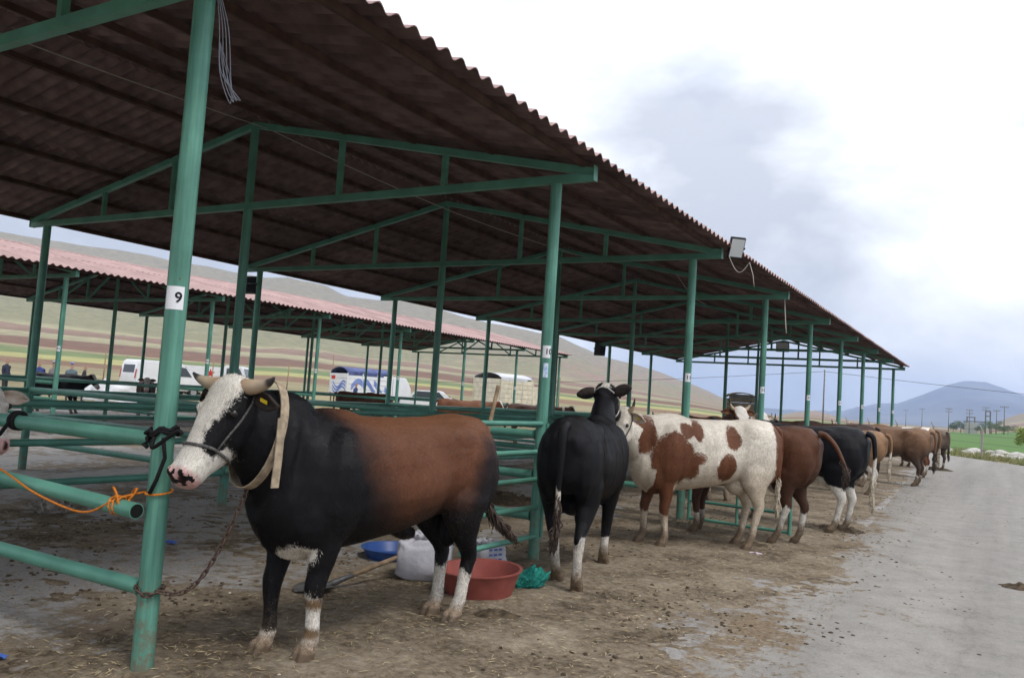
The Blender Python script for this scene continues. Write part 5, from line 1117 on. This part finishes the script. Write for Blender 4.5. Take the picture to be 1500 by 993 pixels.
# van
van = empty('white_van'); tag(van, 'white panel van with glazed rear door parked beyond the far shelter', 'van')
extr([(-2.15, .35), (-2.2, .9), (-2.08, 1.75), (-1.95, 1.98), (.3, 1.98), (.75, 1.85), (1.35, 1.15), (2.1, .95), (2.2, .6), (2.15, .35)], 1.78, WHITEP, 'body', van, .07)
plate(van, 'rear_window', [(-2.165, -.62, 1.12), (-2.165, .62, 1.12), (-2.105, .58, 1.68), (-2.105, -.58, 1.68)], GLASS, .02)
plate(van, 'side_window', [(.35, -.905, 1.18), (1.2, -.905, 1.18), (.78, -.905, 1.68), (.35, -.905, 1.72)], GLASS, .02); plate(van, 'side_window', [(.35, .905, 1.18), (1.2, .905, 1.18), (.78, .905, 1.68), (.35, .905, 1.72)], GLASS, .02)
plate(van, 'windscreen', [(.86, -.72, 1.78), (.86, .72, 1.78), (1.33, .78, 1.24), (1.33, -.78, 1.24)], GLASS, .02)
for s in (-1, 1): plate(van, 'tail_lamp', [(-2.2, s*.76, .95), (-2.2, s*.86, .95), (-2.14, s*.85, 1.45), (-2.14, s*.76, 1.45)], LAMPR, .03)
plate(van, 'door_seam', [(-.45, -.902, .5), (-.43, -.902, .5), (-.43, -.902, 1.9), (-.45, -.902, 1.9)], GREYM, .006)
wheels(van, (-1.35, 1.4), 1.76, .31); place(van, -41.6, 31.3, (.12, .99)); van.location.z += .1
# pickup with red star
def star(bm, c, r, ux, uz):
    pts = [V(c) + V(ux)*(r if i % 2 == 0 else r*.4)*math.sin(i*math.pi/5) + V(uz)*(r if i % 2 == 0 else r*.4)*math.cos(i*math.pi/5) for i in range(10)]
    cv = bm.verts.new(c); vs = [bm.verts.new(q) for q in pts]
    for i in range(10): bm.faces.new((cv, vs[i], vs[(i+1) % 10]))
pk = empty('pickup_truck'); tag(pk, 'white pickup with a red star on its side boards', 'truck')
extr([(.35, .45), (.35, 1.15), (.45, 1.2), (.75, 1.95), (.95, 2.02), (1.9, 2.02), (1.98, 1.9), (1.98, .45)], 1.7, WHITEP, 'cab', pk, .05)
extr([(-.5, .45), (-.5, 1.05), (.36, 1.12), (.36, .45)], 1.66, WHITEP, 'bonnet', pk, .05)
plate(pk, 'windscreen', [(.45, -.72, 1.25), (.45, .72, 1.25), (.74, .66, 1.88), (.74, -.66, 1.88)], GLASS, .02)
for s in (-1, 1): plate(pk, 'side_window', [(.62, s*.862, 1.22), (1.75, s*.862, 1.22), (1.75, s*.862, 1.85), (.92, s*.862, 1.85)], GLASS, .02)
bm = B(); box(bm, (3.55, 0, .62), (3.1, 1.8, .12)); mesh_obj('bed_floor', bm, WHITEP, pk)
for s in (-1, 1):
    for j in range(4): 
        bm = B(); box(bm, (3.55, s*.9, .85+j*.30), (3.1, .03, .27)); mesh_obj('side_board', bm, WHITEP, pk)
for x in (2.02, 5.1): bm = B(); box(bm, (x, 0, 1.3), (.04, 1.76, 1.2)); mesh_obj('end_board', bm, WHITEP, pk)
for s in (-1, 1): bm = B(); star(bm, (2.75, s*.925, 1.45), .33, (1, 0, 0), (0, 0, 1)); o = mesh_obj('red_star', bm, STARR, pk); o.modifiers.new('t', 'SOLIDIFY').thickness = .01
for s in (-1, 1):
    bm = B()
    for j in range(3):
        pts = [V((3.4+i*.17, s*.925, .85+.14*j+.55*(i/9)**1.3)) for i in range(10)]
        rows = [(bm.verts.new(q), bm.verts.new(q+V((0, 0, .09)))) for q in pts]
        for a, b_ in zip(rows, rows[1:]): bm.faces.new((a[0], b_[0], b_[1], a[1]))
    o = mesh_obj('blue_stripes', bm, WAVEB, pk); o.modifiers.new('t', 'SOLIDIFY').thickness = .008
wheels(pk, (.0, 4.1), 1.7, .33); place(pk, -42.1, 38.7, (-.84, -.54)); pk.scale = (1, 1, 1)
# cattle truck with blue waves
def cattle_truck(name, label, paint, L, W_, H_, x, y, heading, cover, waves=False, opening=None):
    t = empty(name); tag(t, label, 'truck')
    extr([(L/2+.1, .6), (L/2+.1, 2.1), (L/2+1.2, 2.1), (L/2+1.65, 1.4), (L/2+1.7, .6)], W_*.95, paint, 'cab', t, .06)
    plate(t, 'windscreen', [(L/2+1.25, -W_*.4, 2.0), (L/2+1.25, W_*.4, 2.0), (L/2+1.62, W_*.42, 1.45), (L/2+1.62, -W_*.42, 1.45)], GLASS, .02)
    bm = B(); box(bm, (0, 0, .78), (L, W_, .14)); mesh_obj('bed_floor', bm, paint, t)
    nb = max(4, int((H_-.85)/.28))
    for s in (-1, 1):
        for j in range(nb):
            bm = B(); box(bm, (0, s*W_/2, .98+j*(H_-.85)/nb), (L, .035, (H_-.85)/nb-.02)); mesh_obj('side_board', bm, paint, t)
        for xx in (-L/2, -L/6, L/6, L/2): bm = B(); box(bm, (xx, s*(W_/2+.03), (.85+H_)/2), (.07, .03, H_-.85)); mesh_obj('stake', bm, paint, t)
    for xx in (-L/2, L/2):
        for j in range(nb):
            if xx < 0 and opening and j >= opening: continue
            bm = B(); box(bm, (xx, 0, .98+j*(H_-.85)/nb), (.035, W_-.05, (H_-.85)/nb-.02)); mesh_obj('end_board', bm, DKBLUE if (opening and xx < 0) else paint, t)
    if waves:
        for s in (-1, 1):
            bm = B()
            for q in range(5):
                for j in range(3):
                    pts = [V((-L/2+.3+q*.85+i*.11, s*(W_/2+.048), 1.05+.13*j+.45*math.sin(i*.33+q))) for i in range(10)]
                    pts = [p_ for p_ in pts if abs(p_.x) < L/2 and p_.z > .9]
                    rows = [(bm.verts.new(p_), bm.verts.new(p_+V((0, 0, .075)))) for p_ in pts]
                    for a, b_ in zip(rows, rows[1:]): bm.faces.new((a[0], b_[0], b_[1], a[1]))
            o = mesh_obj('blue_waves', bm, WAVEB, t); o.modifiers.new('t', 'SOLIDIFY').thickness = .008
        bm = B()
        for j in range(3):
            pts = [V((-L/2-.03, -W_/2+.15+i*.2, 1.0+.18*j+.22*math.sin(i*.8+j*.3))) for i in range(9)]
            rows = [(bm.verts.new(p_), bm.verts.new(p_+V((0, 0, .10)))) for p_ in pts]
            for a, b_ in zip(rows, rows[1:]): bm.faces.new((a[0], b_[0], b_[1], a[1]))
        o = mesh_obj('blue_waves', bm, WAVEB, t); o.modifiers.new('t', 'SOLIDIFY').thickness = .008
        plate(t, 'red_mark', [(-L/2-.03, .45, 1.72), (-L/2-.03, .85, 1.72), (-L/2-.03, .95, 1.95), (-L/2-.03, .40, 1.95)], STARR, .01)
    # hoops and cover
    bm = B(); n = 8; rows = []
    for i in range(7):
        xx = -L/2 + L*i/6; rows.append([bm.verts.new((xx, -W_/2*1.01+W_*1.02*k/n, H_+.05+.34*math.sin(math.pi*k/n)**.7 - (.05*math.sin(i*3.1) if k not in (0, n) else 0))) for k in range(n+1)])
    for i in range(6):
        for k in range(n): bm.faces.new((rows[i][k], rows[i][k+1], rows[i+1][k+1], rows[i+1][k]))
    o = mesh_obj('cover', bm, cover, t, True); o.modifiers.new('t', 'SOLIDIFY').thickness = .02
    bm = B(); box(bm, (L/2-.02, 0, H_+.14), (.03, W_*.86, .34)); mesh_obj('front_curtain', bm, cover, t)
    for s in (-1, 1):
        bm = B(); box(bm, (-L*.1, s*(W_/2+.02), H_-.02), (L*.8, .02, .22)); mesh_obj('cover_skirt', bm, cover, t)
    wheels(t, (-L/2+.9, L/2+.9), W_, .42)
    for s in (-1, 1): plate(t, 'tail_lamp', [(-L/2-.03, s*.8, .72), (-L/2-.03, s*.98, .72), (-L/2-.03, s*.98, .84), (-L/2-.03, s*.8, .84)], LAMPR, .03)
    place(t, x, y, heading); return t
cattle_truck('cattle_truck', 'white cattle truck painted with blue waves under a blue tarpaulin', WHITEP, 3.4, 2.1, 2.15, -36.6, 42.6, (.30, .95), BLUET, waves=True)
cattle_truck('cattle_truck', 'cream boarded truck with grey canvas cover', CREAM, 4.2, 2.3, 2.5, -31.0, 51.6, (.05, 1.0), CANVAS)
cattle_truck('cattle_truck', 'truck with dark open back and navy tailgate behind the shelter', CREAM, 4.0, 2.4, 2.6, -16.4, 61.0, (-.22, .98), CANVAS, opening=3)
# white car roof glimpsed between posts
carw = empty('white_car'); tag(carw, 'white car mostly hidden behind the far pens', 'car')
extr([(-2.1, .3), (-2.1, .85), (-1.6, .95), (-1.1, 1.42), (.4, 1.45), (1.0, 1.0), (2.0, .85), (2.1, .3)], 1.7, WHITEP, 'body', carw, .06)
for s in (-1, 1): plate(carw, 'side_window', [(-1.35, s*.862, .98), (.75, s*.862, .98), (.35, s*.862, 1.36), (-1.05, s*.862, 1.36)], GLASS, .02)
wheels(carw, (-1.3, 1.3), 1.68, .3); place(carw, -31.6, 44.0, (.86, .5))

# ------------------------------------------------------------------ people
SKIN = mat('skin', (.42, .25, .18), .6, .3); 
def person(loc, rz, shirt, trousers, label, cap=None, sit=False, arm=0.0, scale=1.0):
    root = empty('person', loc, rz); tag(root, label, 'person', 'men standing among the far pens'); root.scale = (scale,)*3
    vs = [(0, 0, .92), (0, 0, 1.15), (.01, 0, 1.38), (.02, 0, 1.50), (.03, 0, 1.58), (.04, 0, 1.68), (.045, 0, 1.76)]
    rad = [(.15, .17), (.135, .165), (.12, .19), (.055, .06), (.06, .06), (.085, .075), (.06, .055)]
    ed = [(i, i+1) for i in range(6)]
    def add(p_, r_, par): vs.append(p_); rad.append(r_); ed.append((par, len(vs)-1)); return len(vs)-1
    for s in (-1, 1):
        if sit:
            a = add((.05, s*.10, .88), (.09, .09), 0); a = add((.42, s*.12, .86), (.075, .075), a); a = add((.45, s*.12, .45), (.055, .055), a); a = add((.44, s*.12, .07), (.04, .04), a); add((.57, s*.13, .03), (.04, .035), a)
        else:
            a = add((0, s*.10, .84), (.09, .09), 0); a = add((.02, s*.11, .50), (.065, .065), a); a = add((-.02, s*.12, .09), (.045, .045), a); add((.13, s*.13, .035), (.04, .035), a)
        a = add((.0, s*.20, 1.40), (.065, .065), 2); a = add((.0, s*.25, 1.14), (.048, .048), a); a = add((.12+arm, s*.20, .95), (.036, .036), a); add((.18+arm*1.2, s*.17, .90), (.03, .04), a)
    me = bpy.data.meshes.new('body'); me.from_pydata(vs, ed, []); o = bpy.data.objects.new('body', me); link(o, root)
    o.modifiers.new('s', 'SKIN'); md = o.modifiers.new('d', 'SUBSURF'); md.levels = 2; md.render_levels = 2
    for i, q in enumerate(me.skin_vertices[0].data): q.radius = rad[i]; q.use_root = (i == 0)
    m = bpy.data.materials.new('clothes'); m.use_nodes = True; nt, lk, b = nodes(m); b.inputs['Roughness'].default_value = .85
    tcn = nt.new('ShaderNodeTexCoord'); sp = nt.new('ShaderNodeSeparateXYZ'); lk.new(tcn.outputs['Object'], sp.inputs[0]); dv = N(nt, 'ShaderNodeMath', operation='DIVIDE'); dv.inputs[1].default_value = 2.0; lk.new(sp.outputs[2], dv.inputs[0])
    rp = ramp(nt, [(0, (.03, .025, .02)), (.035, trousers), (.46, trousers), (.465, shirt), (.755, shirt), (.76, (.42, .25, .18)), (.86, (.42, .25, .18)), (.862, (.03, .025, .02))]); rp.color_ramp.interpolation = 'CONSTANT'; lk.new(dv.outputs[0], rp.inputs[0]); lk.new(rp.outputs[0], b.inputs['Base Color'])
    me.materials.append(m)
    if cap:
        bm = B(); ellipsoid(bm, (.04, 0, 1.79), (.105, .095, .055), u=16, v=8); box(bm, (.14, 0, 1.775), (.10, .13, .012)); mesh_obj('cap', bm, cap, root, True)
    return root
tz = terrain_z
NAVY = (.02, .025, .05)
person((-40.6, 21.9, tz(-40.6, 21.9)), .5, NAVY, (.03, .03, .035), 'man in dark jacket with bare head at the far pens')
person((-38.9, 22.5, tz(-38.9, 22.5)), -.8, (.03, .05, .20), (.04, .04, .05), 'man in bright blue jacket half hidden by a green post')
person((-38.9, 23.2, tz(-38.9, 23.2)), -1.2, (.22, .20, .19), (.05, .05, .06), 'man in grey checked jacket and pale cap leaning over a rail', cap=mat('cap_grey', (.3, .3, .36), .9, .1), arm=.15)
person((-38.3, 23.7, tz(-38.3, 23.7)), 2.4, (.10, .14, .16), (.05, .05, .06), 'man in grey green jacket with blue cap', cap=mat('cap_blue', (.2, .25, .5), .9, .1))
person((-37.6, 23.9, tz(-37.6, 23.9)), 1.0, (.02, .02, .025), (.03, .03, .03), 'dark haired man in black jacket by the far rails', arm=.1)
person((-33.3, 38.3, tz(-33.3, 38.3)-.1), .4, (.03, .045, .14), (.03, .03, .05), 'man in blue jacket in front of the wave painted truck')
# white tarpaulin heap behind the men
bm = B(); bmesh.ops.create_icosphere(bm, subdivisions=4, radius=1)
for v in bm.verts:
    q = v.co.copy(); nz = noise.fractal(q*1.8, .8, 2, 4); v.co = V((q.x*2.2*(1+.3*nz), q.y*1.2*(1+.3*nz), max(0, q.z*1.0*(1+.3*nz))))
o = mesh_obj('tarpaulin_heap', bm, mat('white_tarp', (.55, .55, .56), .6, .3, var=.12, vscale=1), smooth=True); o.location = (-38.6, 26.2, tz(-38.6, 26.2)-.02); tag(o, 'white tarpaulin covered heap beyond the far pens', 'tarpaulin')

# ------------------------------------------------------------------ poles, power line, fence, verge
POLEM = mat('grey_pole', (.17, .15, .13), .9, .1, var=.2, vscale=3); CONCP = mat('concrete_post', (.30, .28, .26), .9, .1)
def pole(x, y, h, r, label, arms=0, name='utility_pole', group=None):
    root = empty(name, (x, y, tz(x, y))); tag(root, label, 'pole', group); bm = B(); tube(bm, [(0, 0, -.3), (0, 0, h)], [r, r*.7], 10); mesh_obj('shaft', bm, POLEM, root, True)
    for j in range(arms):
        bm = B(); box(bm, (0, 0, h-.3-j*.9), (h*.26, .1, .12)); a = mesh_obj('cross_arm', bm, POLEM, root)
        for q in (-1, -.5, .5, 1): bm = B(); tube(bm, [(q*h*.12, 0, h-.25-j*.9), (q*h*.12, 0, h+.05-j*.9)], .06, 6); mesh_obj('insulator', bm, CONCP, a)
    return root
pole(-13.0, 73.7, 5.6, .07, 'thin grey pole carrying the wire behind the shelter')
wire(catenary(V((-48, 66, 2.6)), V((-13.0, 73.7, 5.5)), .35, 20), .018, CABLED, 'overhead wire running left of the thin pole', 'wire', 'overhead_wire')
wire(catenary(V((-13.0, 73.7, 5.5)), V((24, 66, 3.4)), .45, 24), .018, CABLED, 'overhead wire running right of the thin pole', 'wire', 'overhead_wire')
def at_az(az, D): return -D*math.sin(R(az)), D*math.cos(R(az))
for i, (az, D, h, ar) in enumerate([(2.85, 300, 7.5, 2), (.9, 330, 9, 2), (.35, 260, 6.5, 1), (-.05, 240, 7, 1), (4.3, 420, 9, 1), (5.2, 480, 9, 1), (1.75, 280, 7, 2)]):
    x, y = at_az(az, D); pole(x, y, h, .13, ['double armed power pole left of the substation', 'tall power pole right of the substation', 'stout power pole on the brown rise', 'thin power pole above the brown rise', 'faint power pole in front of the mountain', 'faintest power pole before the mountain foot', 'power pole standing in the substation'][i], ar, 'power_pole', 'power poles beyond the green field')
sx, sy = at_az(1.35, 285); sub = empty('substation', (sx, sy, tz(sx, sy))); tag(sub, 'small electrical substation frame among bushes', 'substation')
for dx, hh in ((-2.6, 5), (-.6, 5), (2.2, 7), (3.4, 7)): bm = B(); box(bm, (dx, 0, hh/2), (.35, .35, hh)); mesh_obj('column', bm, POLEM, sub)
for a, b_, z in ((-2.6, -.6, 4.8), (-2.6, 2.2, 3.6), (2.2, 3.4, 6.8), (2.2, 3.4, 5.4)): bm = B(); bar(bm, (a, 0, z), (b_, 0, z), .3); mesh_obj('beam', bm, POLEM, sub)
bm = B(); box(bm, (-1.5, 0, 1.6), (3.4, 2.5, 3.2)); mesh_obj('hut', bm, mat('pale_hut', (.4, .38, .36), .9, .1), sub)
fr = []
for i in range(7):
    y = 36 + i*7.2; x = 3.6 - (y-36)*.385; root = empty('fence_post', (x+1.0, y+.6, tz(x, y))); tag(root, 'concrete wire fence post along the green field', 'post', 'wire fence posts at the field edge'); bm = B(); tube(bm, [(0, 0, -.2), (0, 0, 1.55)], .06, 8); mesh_obj('shaft', bm, CONCP, root); fr.append(root.location.copy())
    bm = B(); tube(bm, [(0, 0, 1.5), (-.14, .05, 1.78)], .035, 6); mesh_obj('cranked_tip', bm, CONCP, root)
fw_ = empty('fence_wire', fr[0]); tag(fw_, 'barbed wire strands strung between the field fence posts', 'wire')
for z in (.4, .8, 1.2, 1.5):
    bm = B(); tube(bm, [q-fr[0]+V((0, 0, z)) for q in fr], .006, 4); mesh_obj('strand', bm, CABLED, fw_)
ROCK = mat('pale_rock', (.46, .44, .40), .9, .15, var=.25, vscale=2, bump=.4, bscale=8)
rk = random.Random(4)
for i in range(22):
    y = rk.uniform(44, 60); x = 2.6-(y-44)*.42 + rk.uniform(-1.2, 2.4); s = rk.uniform(.16, .55)
    bm = B(); bmesh.ops.create_icosphere(bm, subdivisions=2, radius=1)
    for v in bm.verts: v.co = V((v.co.x*s*1.3, v.co.y*s, v.co.z*s*.65))*(1+noise.noise(v.co*1.7+V((i, 0, 0)))*.45)
    o = mesh_obj('rock', bm, ROCK); o.location = (x+1.2, y, tz(x, y)+s*.15); o.rotation_euler = (0, 0, rk.random()*6); tag(o, 'pale rough rock lying on the grassy verge', 'rock', 'rocks along the verge')
LEAF = mat('leaf_green', (.065, .10, .035), .7, .2, var=.4, vscale=.6); LEAFY = mat('leaf_yellow_green', (.22, .28, .05), .7, .2, var=.3, vscale=.8); GRASS = mat('verge_grass', (.17, .20, .07), .9, .1, var=.35, vscale=.5, col2=(.33, .29, .15))
def leaves(bm, c, r, cnt, ls, rnd):
    for i in range(cnt):
        d = V((rnd.gauss(0, 1), rnd.gauss(0, 1), rnd.gauss(0, 1))).normalized()*rnd.random()**.4; q = V(c)+V((d.x*r[0], d.y*r[1], d.z*r[2])); a = V((rnd.gauss(0, 1), rnd.gauss(0, 1), rnd.gauss(0, 1))).normalized(); b_ = a.orthogonal().normalized()
        s = ls*rnd.uniform(.6, 1.4); vs = [bm.verts.new(q+a*s), bm.verts.new(q+b_*s*.6), bm.verts.new(q-a*s), bm.verts.new(q-b_*s*.6)]; bm.faces.new(vs)
def tree(x, y, h, w, label, m=LEAF, sd=1, group='bushes and trees beyond the field'):
    rnd = random.Random(sd); root = empty('tree', (x, y, tz(x, y))); tag(root, label, 'tree', group); bm = B(); tube(bm, [(0, 0, -.2), (.02*h, 0, h*.35), (-.02*h, .02*h, h*.8)], [h*.035, h*.025, h*.008], 8)
    for j in range(5): a = j*1.3; tube(bm, [(0, 0, h*(.25+.08*j)), (w*.35*math.cos(a), w*.35*math.sin(a), h*(.45+.09*j))], [h*.015, h*.005], 5)
    mesh_obj('trunk', bm, WOOD, root, True); bm = B()
    for j in range(9): a = j*2.4; k = rnd.uniform(.2, .55); leaves(bm, (w*k*math.cos(a), w*k*math.sin(a), h*(.4+.055*j)), (w*.3, w*.3, h*.16), 130, h*.035, rnd)
    mesh_obj('crown', bm, m, root)
for i, (az, D, h, w, lb) in enumerate([(2.2, 285, 3.8, 3.6, 'grey green bush left of the substation'), (1.15, 275, 2.6, 2.4, 'small bush in front of the substation'), (.6, 280, 4.0, 4.4, 'broad dark bush right of the substation'), (-.25, 250, 2.4, 3.0, 'low dark bush on the rise'), (2.6, 290, 2.6, 2.2, 'small bush below the double armed pole'), (0.05, 268, 2.4, 3.0, 'dark shrub clump between the power poles')]):
    x, y = at_az(az, D); tree(x, y, h, w, lb, LEAF, i+3)
x, y = at_az(-1.15, 62); tree(x, y, 1.9, 1.1, 'yellow green young tree at the field edge', LEAFY, 20)
# verge vegetation: tufts
rnd = random.Random(12); vs, fs = [], []
for i in range(16000):
    y = rnd.uniform(41, 64); xe = 1.3-(y-44)*.47; x = xe + rnd.random()**1.4*7 + .1
    if noise.noise(V((x*.5, y*.5, 2))) < rnd.uniform(-.6, .25): continue
    h = rnd.uniform(.06, .30)*(1+.8*max(0, noise.noise(V((x*.3, y*.3, 9))))); a = rnd.uniform(0, 3.14); w = .02; b0 = len(vs); lx, ly = rnd.gauss(0, .08), rnd.gauss(0, .08); z = tz(x, y)
    vs += [(x-w*math.cos(a), y-w*math.sin(a), z), (x+w*math.cos(a), y+w*math.sin(a), z), (x+lx, y+ly, z+h)]; fs.append((b0, b0+1, b0+2))
me = bpy.data.meshes.new('verge_grass'); me.from_pydata(vs, [], fs); me.materials.append(GRASS); o = bpy.data.objects.new('verge_grass', me); col.objects.link(o); tag(o, 'tufts of dry and green grass on the road verge', 'grass', kind='stuff')
# thin fence stakes beyond the far pens
for i, (az, D, h) in enumerate([(60.2, 62, 2.0), (56.5, 58, 2.4), (55.3, 60, 2.2), (53.9, 52, 2.3), (50.2, 56, 2.6), (45.5, 62, 2.6), (42.6, 62, 3.4), (27.2, 70, 3.2)]):
    x, y = at_az(az, D); root = empty('stake', (x, y, tz(x, y)-.1)); tag(root, 'thin rough wooden stake standing in the field edge', 'stake', 'stakes beyond the far pens'); bm = B(); tube(bm, [(0, 0, 0), (.05*(i % 3-1), .03, h)], [.05, .035], 7); mesh_obj('shaft', bm, WOOD, root, True)

# ------------------------------------------------------------------ air
bm = B(); box(bm, (-600, 2300, 121), (6400, 6400, 250)); hz = bpy.data.objects.new('haze', bpy.data.meshes.new('haze')); bm.to_mesh(hz.data); bm.free(); col.objects.link(hz); tag(hz, 'thin bluish air over the plain', 'haze', kind='stuff')
hm_ = bpy.data.materials.new('haze'); hm_.use_nodes = True; nt = hm_.node_tree; nt.nodes.clear(); ou = nt.nodes.new('ShaderNodeOutputMaterial'); pvn = nt.nodes.new('ShaderNodeVolumePrincipled')
pvn.inputs['Color'].default_value = (.50, .66, 1.0, 1); pvn.inputs['Density'].default_value = 2.4e-4; pvn.inputs['Anisotropy'].default_value = .2; nt.links.new(pvn.outputs[0], ou.inputs['Volume']); hz.data.materials.append(hm_)
